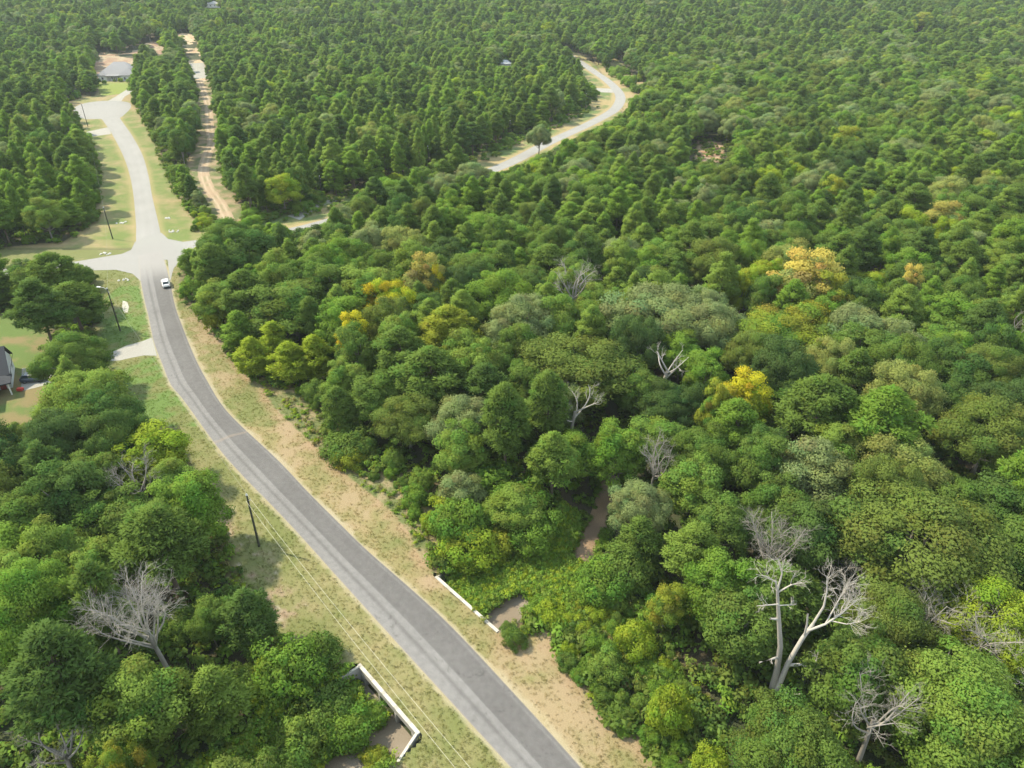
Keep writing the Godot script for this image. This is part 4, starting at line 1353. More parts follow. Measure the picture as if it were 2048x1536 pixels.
	hero("shrub", "mid green", Vector2(0.2, -58.2), 2.7, 2.2, "small dark bush at the far head wall's right end")
	hero("shrub", "bright green", Vector2(11.7, -65.9), 7.1, 5.5, "rounded green bush right of the brown creek")
	hero("shrub", "mid green", Vector2(15.2, -67.9), 6.9, 6, "tall green bush behind the rounded one by the creek")
	hero("shrub", "lime", Vector2(14.7, -57.1), 4.8, 4, "lime bush in the brush below the creek")
	hero("shrub", "yellow-green", Vector2(10.0, -64.5), 3.2, 4, "pale yellow-green bush on the creek's right bank")
	hero("shrub", "bright green", Vector2(-18.3, -47.4), 5.6, 3.4, "big bright green bush filling the near channel")
	hero("shrub", "bright green", Vector2(-15.7, -49.6), 3.4, 2.2, "bright green bush close to the near head wall")
	hero("shrub", "yellow-green", Vector2(-14.9, -44.8), 2.9, 1.4, "low yellow-green bush by the silted bed under the near wall")
	hero("shrub", "mid green", Vector2(-21.4, -50.3), 6.6, 4, "green bush behind the near wing wall")
	hero("shrub", "fresh green", Vector2(-22.4, -45.8), 5.8, 5, "fresh green bush at the bottom, left of the near channel")
	hero("shrub", "lime", Vector2(-27.2, -52.4), 4.2, 4.5, "lime bush by the verge above the near wing wall")
	hero("shrub", "mid green", Vector2(-23.0, -55.0), 5.2, 4, "green bush at the verge's edge near the near wing wall")
	hero("shrub", "fresh green", Vector2(-36.3, -60.0), 4.2, 6, "yellow-tipped sapling beside the fallen-looking bare tree")


# ---------------------------------------------------------------- dead trees
func limb(b: Buf, pts: Array, r0: float, r1: float, twigs: int, tw: float, col: Color) -> void:
	b.tube(pts, r0, r1, 7, col)
	for k in twigs:
		var t := rng.randf_range(0.45, 1.0)
		var f := t * (pts.size() - 1)
		var j := mini(int(f), pts.size() - 2)
		var p: Vector3 = pts[j].lerp(pts[j + 1], f - j)
		var d: Vector3 = (pts[-1] - pts[0]).normalized()
		var e: Vector3 = (d * 0.8 + rnd3() + Vector3.UP * 0.25).normalized()
		twig(b, p, e, tw * rng.randf_range(0.6, 1.1), maxf(0.022, lerpf(r0, r1, t) * 0.42), 2, col)


func twig(b: Buf, p: Vector3, d: Vector3, l: float, r: float, deep: int, col: Color) -> void:
	var e := p + d * l
	b.tube(bend(p, e, l * 0.12, 3), r, r * 0.45, 4, col)
	if deep > 0:
		for k in 3:
			var t := rng.randf_range(0.35, 1.0)
			twig(b, p.lerp(e, t), (d + rnd3() * 0.8 + Vector3.UP * 0.1).normalized(), l * rng.randf_range(0.45, 0.7), r * 0.55, deep - 1, col)


func dead_tree(at: Vector2, high: float, spread: float, lean: Vector2, fork: float, limbs: int, thick: float, twigs: int, pale_bark: float, label: String) -> void:
	var o := thing("dead_tree", Vector3(at.x, floor_at(at) - 0.2, at.y), 0, label, "dead tree", "leafless trees in the woods")
	var grey := Color(0.17, 0.15, 0.13).lerp(Color(0.62, 0.58, 0.51), pale_bark)
	var low := grey.lerp(Color(0.12, 0.10, 0.08), 0.35)
	var f := Vector3(lean.x * fork, high * fork, lean.y * fork)
	var t := Buf.new()
	t.tube(bend(Vector3(0, -0.3, 0), f, 0.3, 5), thick, thick * 0.7, 9, low)
	part("trunk", t.made(dead_bark), o)
	for k in limbs:
		var a := TAU * (k + rng.randf() * 0.6) / limbs
		var up := rng.randf_range(0.75, 1.0)
		var e := Vector3(lean.x + cos(a) * spread * rng.randf_range(0.55, 1.0), high * lerpf(up, 1.0, 0.3) * rng.randf_range(0.85, 1.0), lean.y + sin(a) * spread * rng.randf_range(0.55, 1.0))
		var b := Buf.new()
		limb(b, bend(f * rng.randf_range(0.7, 1.0), e, high * 0.09, 6), thick * 0.42, 0.035, twigs, high * 0.13, grey)
		part("branch", b.made(dead_bark), o)
	stand(at, spread * 0.55)
	var s := deg_to_rad(PITCH)
	guard(Vector3(at.x + lean.x * 0.8, high * 0.75, at.y + lean.y * 0.8), spread * 0.7)
	marks.append([at, label])


func make_dead_trees() -> void:
	# the great bleached double-trunk snag
	var at: Vector2 = Vector2(29.6, -51.4)
	var o := thing("dead_tree", Vector3(at.x, -0.3, at.y), 0, "huge bleached dead tree with two white trunks and broken limbs", "dead tree", "leafless trees in the woods")
	var col := Color(0.44, 0.40, 0.35)
	var white := Color(0.60, 0.555, 0.49)
	var t := Buf.new()
	t.tube([Vector3.ZERO, Vector3(-0.15, 4, 0.1), Vector3(-0.63, 8.5, 0.2), Vector3(-1.62, 13, 0), Vector3(-2.34, 16.5, -0.3)], 0.42, 0.14, 10, col)
	part("trunk", t.made(dead_bark), o)
	t = Buf.new()
	t.tube([Vector3(0.2, 0, 0.2), Vector3(0.46, 3, 0.3), Vector3(0.8, 6, 0.2), Vector3(1.6, 9.5, 0), Vector3(2.4, 11.6, -0.2)], 0.38, 0.18, 10, white)
	part("trunk", t.made(dead_bark), o)
	for q in [
		[[Vector3(-2.6, 16.5, -0.3), Vector3(-3.2, 18, 0), Vector3(-4.6, 19.2, 0.4), Vector3(-5.9, 19.6, 0.5)], 0.18, 0.05, 5, 1.5],
		[[Vector3(-2.6, 16.5, -0.3), Vector3(-2.4, 18.6, -0.6), Vector3(-3.2, 20.4, -0.9)], 0.17, 0.04, 6, 1.5],
		[[Vector3(-2.5, 16.2, -0.3), Vector3(-1.4, 17.6, 0), Vector3(-0.4, 18.2, 0.2)], 0.14, 0.05, 5, 1.3],
		[[Vector3(-2.2, 14.8, 0), Vector3(-3.6, 15, 0.3), Vector3(-5.0, 15.2, 0.6)], 0.12, 0.04, 4, 1.0],
		[[Vector3(-2.2, 14.6, 0), Vector3(-1.3, 14.9, 0.2), Vector3(-0.7, 15.0, 0.3)], 0.1, 0.04, 3, 0.9],
		[[Vector3(-1.7, 12.6, 0), Vector3(-2.4, 12.9, 0.3), Vector3(-3.0, 13.2, 0.5)], 0.2, 0.13, 0, 0.5],
		[[Vector3(-0.5, 6.8, 0.2), Vector3(-1.6, 7.2, 0.8), Vector3(-3.4, 7.4, 1.4)], 0.2, 0.14, 1, 0.6],
		[[Vector3(3.6, 11.6, -0.2), Vector3(4.6, 14, -0.4), Vector3(4.4, 16.2, -0.5), Vector3(4.0, 18, -0.8)], 0.2, 0.06, 7, 1.6],
		[[Vector3(3.0, 10.8, 0), Vector3(5.2, 12.0, 0.2), Vector3(7.4, 13.4, 0), Vector3(9.4, 15.2, -0.3)], 0.22, 0.06, 12, 2.1],
		[[Vector3(5.2, 12.0, 0.2), Vector3(7.0, 14.4, -0.8), Vector3(8.2, 16.5, -1.4)], 0.13, 0.04, 12, 1.9],
		[[Vector3(6.0, 12.4, 0.1), Vector3(8.0, 12.7, 0.8), Vector3(9.6, 13.6, 1.2)], 0.1, 0.04, 9, 1.5],
		[[Vector3(2.6, 9.9, 0), Vector3(2.2, 12, 0.3), Vector3(1.7, 13.8, 0.4)], 0.17, 0.12, 0, 0.5],
		[[Vector3(1.1, 5.4, 0.2), Vector3(2.8, 6.4, 0.9), Vector3(4.4, 6.3, 1.4), Vector3(6.0, 5.9, 1.8)], 0.27, 0.15, 2, 0.7],
		[[Vector3(4.2, 6.3, 1.4), Vector3(4.6, 7.4, 1.4), Vector3(4.5, 8.8, 1.3)], 0.1, 0.05, 3, 0.8],
		[[Vector3(0.9, 1.2, 0.3), Vector3(2.2, 1.7, 1.2), Vector3(3.6, 2.6, 1.8)], 0.14, 0.08, 1, 0.6],
	]:
		var b := Buf.new()
		var pts := []
		for p in q[0]:
			pts.append(Vector3(p.x * (0.66 if p.x > 0.0 else 0.9), p.y, p.z))
		limb(b, pts, q[1] * 0.72, q[2] * 0.7, int(q[3] * 1.7), q[4], white)
		part("branch", b.made(dead_bark), o)
	stand(at, 3.5)
	for q in [Vector3(-2, 9, 0), Vector3(-3, 17, 0), Vector3(1.5, 6, 0), Vector3(4, 11, 0), Vector3(8, 14, 0), Vector3(0, 1.5, 0), Vector3(4, 16, 0)]:
		guard(q + Vector3(at.x, 0, at.y), 2.6)
	marks.append([at, "the huge bleached dead tree"])
	dead_tree(Vector2(-38.7, -52.3), 15.5, 4.3, Vector2(-2.6, -1.2), 0.52, 15, 0.3, 16, 0.62, "grey leafless tree with dense fine branches in the near left woods")
	dead_tree(Vector2(13.1, -142.4), 17, 5.6, Vector2(0.4, -1.0), 0.5, 9, 0.46, 7, 0.6, "bare grey snag with crooked limbs rising above the oaks")
	dead_tree(Vector2(9.5, -96.7), 14.5, 4.2, Vector2(1.2, 0), 0.62, 4, 0.34, 5, 0.6, "silver dead tree with one broken limb beside the bright green tree")
	dead_tree(Vector2(27.3, -111.4), 13.5, 3.6, Vector2(1.4, 0), 0.6, 5, 0.46, 3, 1.0, "white broken snag in the middle of the woods")
	dead_tree(Vector2(-43.6, -40.9), 10, 3.0, Vector2(-0.6, -0.4), 0.5, 8, 0.3, 8, 0.4, "grey leafless tree in the bottom left corner")
	dead_tree(Vector2(32.6, -66.5), 13, 3.6, Vector2(0.2, 0), 0.45, 11, 0.26, 12, 0.42, "dull grey twiggy dead crown behind the huge bleached tree")
	dead_tree(Vector2(43.5, -65.3), 9.5, 2.4, Vector2(-0.3, 0), 0.5, 9, 0.2, 10, 0.42, "small brown twiggy dead crown beside the very large round oak")
	dead_tree(Vector2(51.6, -52.4), 14, 4.4, Vector2(0.8, 0.5), 0.5, 9, 0.3, 12, 0.6, "pale leafless tree with spreading twigs among the lower right oaks")
	dead_tree(Vector2(46.9, -55.1), 13, 2.6, Vector2(0.0, 0.5), 0.55, 8, 0.22, 10, 0.55, "narrow pale leafless crown left of the spreading pale one")
	dead_tree(Vector2(35.8, -42.9), 14, 3.2, Vector2(-0.6, 0.2), 0.6, 8, 0.28, 9, 0.5, "pale dead tree with feathery top at the bottom edge")
	dead_tree(Vector2(-54.5, -81.5), 11, 3.6, Vector2(-0.4, 0), 0.45, 9, 0.25, 9, 0.55, "half-dead pale tree with thin twigs on the pole side's wood edge")
	dead_tree(Vector2(100.4, -125.9), 14, 1.8, Vector2(0.4, 0), 0.6, 4, 0.18, 3, 0.6, "thin bare stem near the right edge of the woods")
	dead_tree(Vector2(21.7, -85.6), 11, 3.0, Vector2(0, 0), 0.45, 9, 0.22, 9, 0.45, "feathery grey dying crown by the pale oak over the creek")
	dead_tree(Vector2(50.5, -42.6), 12, 3.6, Vector2(0.3, 0), 0.6, 6, 0.2, 6, 0.6, "bare twigs poking through the bottom right oak")


# ---------------------------------------------------------------- the woods
func make_woods() -> void:
	for q in [Vector2(-2.8, -293.0), Vector2(5.5, -306.5), Vector2(17.1, -330.9), Vector2(24.6, -342.3), Vector2(32.8, -356.7), Vector2(41.4, -370.9), Vector2(49.9, -390.3), Vector2(60.8, -423.7), Vector2(67.2, -460.8), Vector2(68.1, -500.2), Vector2(64.8, -541.2), Vector2(74.8, -460.8), Vector2(85.5, -511.0), Vector2(81.1, -594.7), Vector2(82.1, -546.1), Vector2(-64.1, -213.6), Vector2(-62.7, -218.0), Vector2(-63.0, -236.3), Vector2(-75.7, -219.0), Vector2(-57.9, -244.4),
		Vector2(-119.1, -219.4), Vector2(-125.9, -243.2), Vector2(-163.9, -317.3), Vector2(-184.8, -347.7), Vector2(-213.4, -397.1), Vector2(-232.6, -408.5), Vector2(-201.1, -356.7), Vector2(-238.2, -460.8), Vector2(-281.5, -541.2), Vector2(-272.7, -541.2), Vector2(-283.2, -533.9), Vector2(-254.2, -491.8), Vector2(-226.5, -558.9), Vector2(-270.0, -655.5), Vector2(-149.7, -367.3), Vector2(-129.7, -310.0), Vector2(-121.0, -282.0), Vector2(-110.3, -258.1), Vector2(-98.6, -237.4), Vector2(-90.1, -220.4), Vector2(-301.9, -666.2), Vector2(-140.0, -291.4), Vector2(-154.1, -317.3), Vector2(-178.0, -359.0), Vector2(-107.2, -226.6), Vector2(-118.1, -243.2),
		Vector2(-118.5, -184.3), Vector2(-110.0, -186.5), Vector2(-96.5, -194.4), Vector2(-94.4, -194.4), Vector2(-139.1, -186.5), Vector2(-131.2, -192.4), Vector2(-117.7, -202.8), Vector2(-121.5, -198.5), Vector2(-83.7, -148.6), Vector2(-86.9, -167.4), Vector2(-88.9, -172.3), Vector2(-89.5, -148.6), Vector2(-96.5, -159.7), Vector2(-90.2, -140.5), Vector2(-81.6, -133.9), Vector2(-83.8, -130.8), Vector2(-70.7, -123.3), Vector2(-73.8, -121.4), Vector2(-69.6, -113.9), Vector2(-61.6, -104.0),
		Vector2(-108.2, -142.9), Vector2(-107.0, -136.2), Vector2(-102.4, -138.6), Vector2(-112.8, -142.2), Vector2(-93.0, -110.5), Vector2(-89.2, -105.5), Vector2(-93.0, -118.5), Vector2(-85.9, -106.8), Vector2(85.2, -325.0), Vector2(83.3, -312.7), Vector2(87.2, -317.3), Vector2(86.0, -306.5), Vector2(79.1, -301.3), Vector2(0.4, -63.0), Vector2(-0.9, -62.2), Vector2(2.3, -63.8), Vector2(-13.9, -44.0), Vector2(-11.9, -45.1), Vector2(-268.0, -513.2)]:
		guard(Vector3(q.x, 0.3, q.y), 2.4)
	for q in [Vector2(83.2, -319.2), Vector2(85.0, -312.7), Vector2(86.5, -308.3), Vector2(80.6, -301.3)]:
		guard(Vector3(q.x, 0.3, q.y), 5.0)
	for q in [Vector2(10.4, -75.2), Vector2(13.3, -82.1), Vector2(8.6, -70.4)]:
		guard(Vector3(q.x, -1, q.y), 0.8)
	for q in [[Vector2(-280.0, -546.1), 4.0, 5.0], [Vector2(-99.4, -124.3), 3.0, 4.0], [Vector2(-94.5, -121.4), 1.0, 2.0], [Vector2(-5.2, -572.7), 4.0, 3.0], [Vector2(-320, -860), 27.0, 5.0], [Vector2(-95.1, -113.9), 3.0, 2.0]]:
		guard(Vector3(q[0].x, q[1], q[0].y), q[2])
	for q in [Vector2(-36.0, -74.9), Vector2(-87.9, -142.9), Vector2(-118.8, -203.6), Vector2(-209.9, -367.3), Vector2(-65.4, -243.2), Vector2(-33.0, -286.6), Vector2(-0.9, -339.1), Vector2(40.0, -408.5), Vector2(77.9, -479.8)]:
		guard(Vector3(q.x, 3, q.y), 0.6); guard(Vector3(q.x, 8, q.y), 0.8)
	marks.append_array([[Vector2(-88.8, -170.3), "the white car"], [Vector2(-36.0, -74.9), "the verge pole by the culvert"], [Vector2(-87.9, -142.9), "the lamp pole"], [Vector2(-263.3, -511.0), "the far grey-roofed house"], [Vector2(-228.6, -411.5), "the turning circle"], [Vector2(-132.4, -317.3), "the dirt track"], [Vector2(68.0, -148.6), "the large golden tree"], [Vector2(-26.4, -138.6), "the deep yellow tree"],
		[Vector2(31.6, -133.9), "the broad mossy oak"], [Vector2(41.4, -104.0), "the lemon-yellow tree"], [Vector2(55.7, -68.5), "the very large round oak"], [Vector2(59.7, -89.9), "the big light green pine"], [Vector2(82.8, -312.7), "the orange dirt clearing"], [Vector2(62.3, -434.9), "the winding road's bend"], [Vector2(7.6, -308.3), "the lone tree by the winding road"], [Vector2(-66.3, -243.2), "the pale stub under the pines"], [Vector2(-99.4, -194.4), "the junction"], [Vector2(-97.5, -119.4), "the charcoal-roofed house"],
		[Vector2(-76.2, -104.0), "the parking pad"], [Vector2(-5.5, -65.1), "the far head wall"], [Vector2(-14.3, -49.9), "the near head wall"], [Vector2(12.4, -80.4), "the brown creek"], [Vector2(135.8, -291.4), "the far yellow-green tree"], [Vector2(124.0, -194.4), "the straw-coloured crown"], [Vector2(-1.1, -89.6), "the tall open pine"], [Vector2(-45.1, -125.4), "the lime-green row"], [Vector2(49.0, -47.4), "the bottom right oak"]])
	var far_l := resampled(far_road, 60)
	var open := [corridor, lawn, yard, sand_end, red_clearing]
	var creek_line := creek_r
	open.append(PackedVector2Array([Vector2(4.4, -60.1), Vector2(8.1, -63.8), Vector2(13.3, -63.8), Vector2(19.6, -56.5), Vector2(24.7, -48.6), Vector2(23.7, -39.4), Vector2(13.7, -39.4)]))
	open.append(PackedVector2Array([Vector2(-98.9, -136.2), Vector2(-92.2, -143.4), Vector2(-82.3, -148.6), Vector2(-73.3, -127.4), Vector2(-83.7, -126.4), Vector2(-91.3, -124.3)]))
	for q in far_l:
		if q.y < -283 and q.y > -548:
			guard(Vector3(q.x, 0.2, q.y), 3.2)
			var north_side: Vector2 = q + Vector2(-8, -3)
			guard(Vector3(north_side.x, 0.2, north_side.y), 2.5)
	var tries := 120000
	for n in tries:
		var d := lerpf(30.0, 1020.0, pow(rng.randf(), 0.72))
		var a := rng.randf_range(-0.86, 0.86)
		var p := Vector2(tan(a) * d * 0.86, -d * 0.97)
		var in_pines := p.y < -205 and p.x < far_x(p.y) - 4.0
		var left_block := p.y > -400 and p.x < -60 and p.y < -40 and not in_pines
		var mix := noise.get_noise_2d(p.x * 0.5 + 500, p.y * 0.5)
		var pine := 0.34 + mix * 0.5
		if in_pines: pine = 0.74 + mix * 0.4
		if in_pines and p.y < -480: pine = 0.6 + mix * 0.4
		if left_block: pine = 0.35 + mix * 0.6
		if p.y < -300 and not in_pines and p.x > 20: pine = 0.2 + mix * 0.5
		if p.y < -560: pine = 0.42 + mix * 0.5
		if p.x > -25 and p.y > -130: pine = 0.12
		var kind: String
		var wide: float
		var high: float
		if rng.randf() < pine:
			if rng.randf() < (0.62 if in_pines else 0.3):
				kind = "young_pine_tree"; wide = rng.randf_range(5.6, 9.2); high = rng.randf_range(9.0, 17.5)
			else:
				kind = "pine_tree"; wide = rng.randf_range(7.2, 10.8); high = rng.randf_range(13.5, 18)
		elif rng.randf() < (0.52 if not in_pines else 0.3):
			kind = "oak_tree"; wide = rng.randf_range(9.0, 14.5); high = rng.randf_range(11, 15.5)
		else:
			kind = "broadleaf_tree"; wide = rng.randf_range(6.5, 10.2); high = rng.randf_range(10, 15)
		if p.y > -110 and p.x > -10 and p.x < 35:
			high *= 0.75
		if p.y < -350: wide *= 1.15
		if not in_frame(p, wide / 2, high + rise(p)): continue
		var packing := 0.80 if kind != "young_pine_tree" else 0.72
		if n > tries * 0.55: packing = 0.66
		if not room_for(p, wide / 2, packing): continue
		var shut := false
		for poly in open:
			if Geometry2D.is_point_in_polygon(p, poly) or (p.y > -560 and near_outline(p, poly, wide * 0.3)):
				shut = true
				break
		if shut: continue
		if p.y > -660 and p.x > -120 and p.y < -190:
			var off := off_line(p, far_l)
			var north := p.x < far_x(p.y)
			if off < (15.0 if north else 7.0) + wide * 0.2: continue
		if p.y < -200 and p.x < -75 and off_line(p, track) < 4.2 + wide * 0.3: continue
		if p.y > -150 and p.x > -14 and off_line(p, creek_line) < 3.6: continue
		if p.x > -50 and p.x < 5 and p.y > -95 and channel(p) > 0.8: continue
		var top := free_height(p, wide / 2) - rise(p)
		if top < high:
			if top < 3.2: continue
			if top < 6.5:
				kind = "shrub"; wide = minf(wide, top * 1.25); high = top
			else:
				wide *= maxf(0.55, top / high); high = top
		var spot := p + Vector2(0.81, 0.29) * high * 0.62
		if p.y < -110 and p.y > -150 and p.x < -70 and spot.distance_to(Vector2(-81.2, -133.5)) < 9.0 + wide * 0.4: continue
		stand(p, wide / 2)
		chosen.append({"kind": kind, "at": p, "wide": wide, "high": high, "label": "", "hero": false})
	# bushes along the woods' edges
	for which in 2:
		var by_road := which == 0
		var pts := resampled(Array(corridor) if by_road else far_l, 420)
		for q in pts:
			for tries2 in 2:
				var p: Vector2 = q + Vector2(rng.randf_range(-1, 1), rng.randf_range(-1, 1)) * 4.0
				if by_road and Geometry2D.is_point_in_polygon(p, corridor) and not Geometry2D.is_point_in_polygon(p, weed_zone): continue
				if by_road and not Geometry2D.is_point_in_polygon(p, weed_zone) and near_outline(p, corridor, 0.9): continue
				if not by_road:
					var nrm := Vector2.ONE.rotated(rng.randf() * TAU)
					p = q + nrm * rng.randf_range(10, 20)
					var o2 := off_line(p, far_l)
					if o2 < (13.5 if p.x < far_x(p.y) else 7.5): continue
				var high := rng.randf_range(1.3, 4.4)
				var wide := high * rng.randf_range(0.9, 1.35)
				if not in_frame(p, wide, high) or not room_for(p, wide / 2, 0.62): continue
				if off_line(p, road_l) < 7 or off_line(p, road_r) < 9 or off_line(p, up_l) < 8 or off_line(p, up_r) < 8: continue
				if Geometry2D.is_point_in_polygon(p, lawn) or in_wall_frame(p) or (p.y > -150 and p.x > -14 and off_line(p, creek_line) < 3.0): continue
				if free_height(p, wide / 2) < high: continue
				stand(p, wide / 2)
				chosen.append({"kind": "shrub", "at": p, "wide": wide, "high": high, "label": "", "hero": false})
	# brush on the lower right bank
	for n in 900:
		var p := Vector2(rng.randf_range(-1, 20), rng.randf_range(-66, -40))
		if in_wall_frame(p) or Geometry2D.is_point_in_polygon(p, corridor) or off_line(p, mow_r2) > 13.0 or off_line(p, creek_line) < 4.0: continue
		var high := rng.randf_range(0.7, 2.1)
		var wide := high * rng.randf_range(1.0, 1.5)
		if not room_for(p, wide / 2, 0.62): continue
		if free_height(p, wide / 2) < high: continue
		stand(p, wide / 2)
		chosen.append({"kind": "shrub", "at": p, "wide": wide, "high": high, "label": "", "hero": false})
	plant()


func near_outline(p: Vector2, poly: PackedVector2Array, r: float) -> bool:
	for j in poly.size():
		if p.distance_squared_to(Geometry2D.get_closest_point_to_segment(p, poly[j], poly[(j + 1) % poly.size()])) < r * r:
			return true
	return false


func far_x(z: float) -> float:
	for j in far_road.size() - 1:
		var a: Vector2 = far_road[j]
		var e: Vector2 = far_road[j + 1]
		if z <= a.y and z >= e.y:
			return lerpf(a.x, e.x, (z - a.y) / (e.y - a.y))
	return -96.0 if z > -192 else 48.0


func pick_tone(t: Dictionary) -> String:
	var a := rng.randf() + noise.get_noise_2d(t.at.x * 0.8, t.at.y * 0.8) * 0.35
	if t.at.x < -14 and t.at.y > -100: a -= 0.22
	match t.kind:
		"pine_tree": return "deep green" if a < 0.2 else "mid green" if a < 0.66 else "bright green" if a < 0.86 else "fresh green"
		"young_pine_tree": return "deep green" if a < 0.12 else "mid green" if a < 0.45 else "bright green" if a < 0.8 else "fresh green"
		"oak_tree": return "dark green" if a < 0.14 else "olive" if a < 0.34 else "mid green" if a < 0.60 else "bright green" if a < 0.74 else "grey-green" if a < 0.93 else "light olive"
		"shrub": return "mid green" if a < 0.3 else "bright green" if a < 0.66 else "fresh green" if a < 0.9 else "lime"
	return "deep green" if a < 0.16 else "mid green" if a < 0.42 else "bright green" if a < 0.58 else "fresh green" if a < 0.84 else "grey-green" if a < 0.95 else "lime"


const WORDS := {"oak_tree": "oak", "broadleaf_tree": "broadleaf tree", "pine_tree": "pine", "young_pine_tree": "slender pine", "shrub": "bush"}
const ORD := ["", "second ", "third ", "fourth ", "fifth ", "sixth ", "seventh ", "eighth ", "ninth ", "tenth ", "eleventh ", "twelfth ", "thirteenth ", "fourteenth ", "fifteenth ", "sixteenth ", "seventeenth ", "eighteenth ", "nineteenth ", "twentieth "]


func plant() -> void:
	for t in chosen:
		if not t.has("tone"): t.tone = pick_tone(t)
		t.far = (t.at as Vector2).length()
	chosen.sort_custom(func(x, y): return x.far < y.far if x.hero == y.hero else x.hero)
	var most := {"oak_tree": 230, "broadleaf_tree": 230, "pine_tree": 200, "young_pine_tree": 290, "shrub": 290}
	var used := {}
	var single := []
	var mass := []
	for t in chosen:
		var k: int = used.get(t.kind, 0)
		if k < most[t.kind] and (t.hero or in_frame(t.at, t.wide * 0.5, t.high + rise(t.at), -0.5)):
			used[t.kind] = k + 1
			single.append(t)
		else:
			mass.append(t)
	for t in chosen:
		if t.hero and t.label.split(" ").size() <= 7 and not t.label.contains(","):
			marks.append([t.at, "the " + t.label])
	var by := {}
	for t in single:
		if t.label: continue
		var best: Array = marks[0]
		for m in marks:
			if t.at.distance_squared_to(m[0]) < t.at.distance_squared_to(best[0]): best = m
		t.off = t.at.distance_to(best[0])
		var ray: Vector2 = best[0].normalized()
		var out: float = (t.at - best[0]).dot(ray)
		var side: float = (t.at - best[0]).dot(Vector2(-ray.y, ray.x))
		var rel := ("right of " if side > 0 else "left of ") if absf(side) > absf(out) else ("behind " if out > 0 else "in front of ")
		var size: String = "low " if t.high < 1.8 and t.kind == "shrub" else "tall " if t.high > 15.0 else "small " if t.high < 10.5 and t.kind != "shrub" else ""
		if t.kind == "oak_tree" and t.wide > 11.2: size = "broad "
		var phrase: String = best[1] if best[1].begins_with("the ") else "the " + best[1]
		for cut in [" with ", " beside ", " rising ", " behind ", " by ", " in the ", " on the ", " among ", " at ", " near ", " of the "]:
			if phrase.split(" ").size() > 7 and phrase.contains(cut): phrase = phrase.split(cut)[0]
		t.said = "%s%s %s %s%s" % [size, t.tone, WORDS[t.kind], rel, phrase]
		if not by.has(t.said): by[t.said] = []
		by[t.said].append(t)
	for s in by:
		var list: Array = by[s]
		list.sort_custom(func(x, y): return x.off < y.off)
		for k in list.size():
			if list.size() == 1: list[k].label = s
			elif k < ORD.size(): list[k].label = ("closest " if k == 0 else ORD[k].strip_edges() + "-closest ") + s
			else: list[k].label = "one of the outermost: " + s if k == list.size() - 1 else "number %d by distance, %s" % [k + 1, s]
	var protos := {}
	for t in single:
		var v: int = (int(absf(t.at.x * 7.3 + t.at.y * 3.1)) % 3 + tones.keys().find(t.tone)) % 5
		if crowns[t.kind].size() == 7 and t.tone in ["golden", "yellow", "straw", "yellow-green"]: v = 6
		var key := "%s %d" % [t.kind, v]
		var o: Node3D
		if protos.has(key):
			o = protos[key].duplicate()
		else:
			o = Node3D.new()
			part("trunk" if t.kind != "shrub" else "stems", trunks[t.kind][v], o)
			part("crown", crowns[t.kind][v], o)
			protos[key] = o
		o.name = numbered(t.kind)
		add_child(o)
		o.transform = stance(t)
		(o.get_node("crown") as MeshInstance3D).material_override = mats[t.tone]
		tag(o, t.label, {"oak_tree": "oak tree", "broadleaf_tree": "tree", "pine_tree": "pine tree", "young_pine_tree": "pine tree", "shrub": "bush"}[t.kind], {"oak_tree": "oaks in the woods", "broadleaf_tree": "broadleaf trees in the woods", "pine_tree": "pines in the woods", "young_pine_tree": "slender plantation pines", "shrub": "bushes along the wood edges"}[t.kind])
	var forest := Node3D.new()
	forest.name = "forest"
	add_child(forest)
	tag(forest, "distant mixed pine and oak forest rising to the top of the picture", "forest", "", "stuff")
	var lots := {}
	for t in mass:
		var v: int = int(absf(t.at.x * 7.3 + t.at.y * 3.1)) % mini(6, crowns[t.kind].size())
		var key := "%s %d" % [t.kind, v]
		if not lots.has(key): lots[key] = [t.kind, v, []]
		lots[key][2].append(t)
	for key in lots:
		var l: Array = lots[key]
		var both := ArrayMesh.new()
		for src in [trunks[l[0]][l[1]], crowns[l[0]][l[1]]]:
			both.add_surface_from_arrays(Mesh.PRIMITIVE_TRIANGLES, src.surface_get_arrays(0))
			both.surface_set_material(both.get_surface_count() - 1, src.surface_get_material(0))
		var mm := MultiMesh.new()
		mm.transform_format = MultiMesh.TRANSFORM_3D
		mm.use_colors = true
		mm.mesh = both
		mm.instance_count = l[2].size()
		for k in l[2].size():
			var t: Dictionary = l[2][k]
			mm.set_instance_transform(k, stance(t))
			var c: Color = tones[t.tone] * rng.randf_range(0.85, 1.15)
			c.a = 1.0
			mm.set_instance_color(k, c)
		var node := MultiMeshInstance3D.new()
		node.name = l[0] + "s"
		node.multimesh = mm
		forest.add_child(node, true)
		node.set_meta("kind", "stuff")
	print("trees ", chosen.size(), " single ", single.size(), " by kind ", used)


func stance(t: Dictionary) -> Transform3D:
	var s: Vector2 = sizes[t.kind]
	var turn := fposmod(t.at.x * 12.9898 + t.at.y * 78.233, TAU)
	var b := Basis(Vector3.UP, turn).scaled(Vector3(t.wide / s.x, t.high / s.y, t.wide / s.x))
	return Transform3D(b, Vector3(t.at.x, floor_at(t.at) - 0.05, t.at.y))


# ---------------------------------------------------------------- low plants
func multi(called: String, mesh: Mesh, at: Array, cols: Array, label: String, category: String) -> void:
	if at.is_empty(): return
	var mm := MultiMesh.new()
	mm.transform_format = MultiMesh.TRANSFORM_3D
	mm.use_colors = true
	mm.mesh = mesh
	mm.instance_count = at.size()
	for k in at.size():
		mm.set_instance_transform(k, at[k])
		mm.set_instance_color(k, cols[k])
	var o := MultiMeshInstance3D.new()
	o.name = numbered(called)
	o.multimesh = mm
	add_child(o)
	tag(o, label, category, "", "stuff")


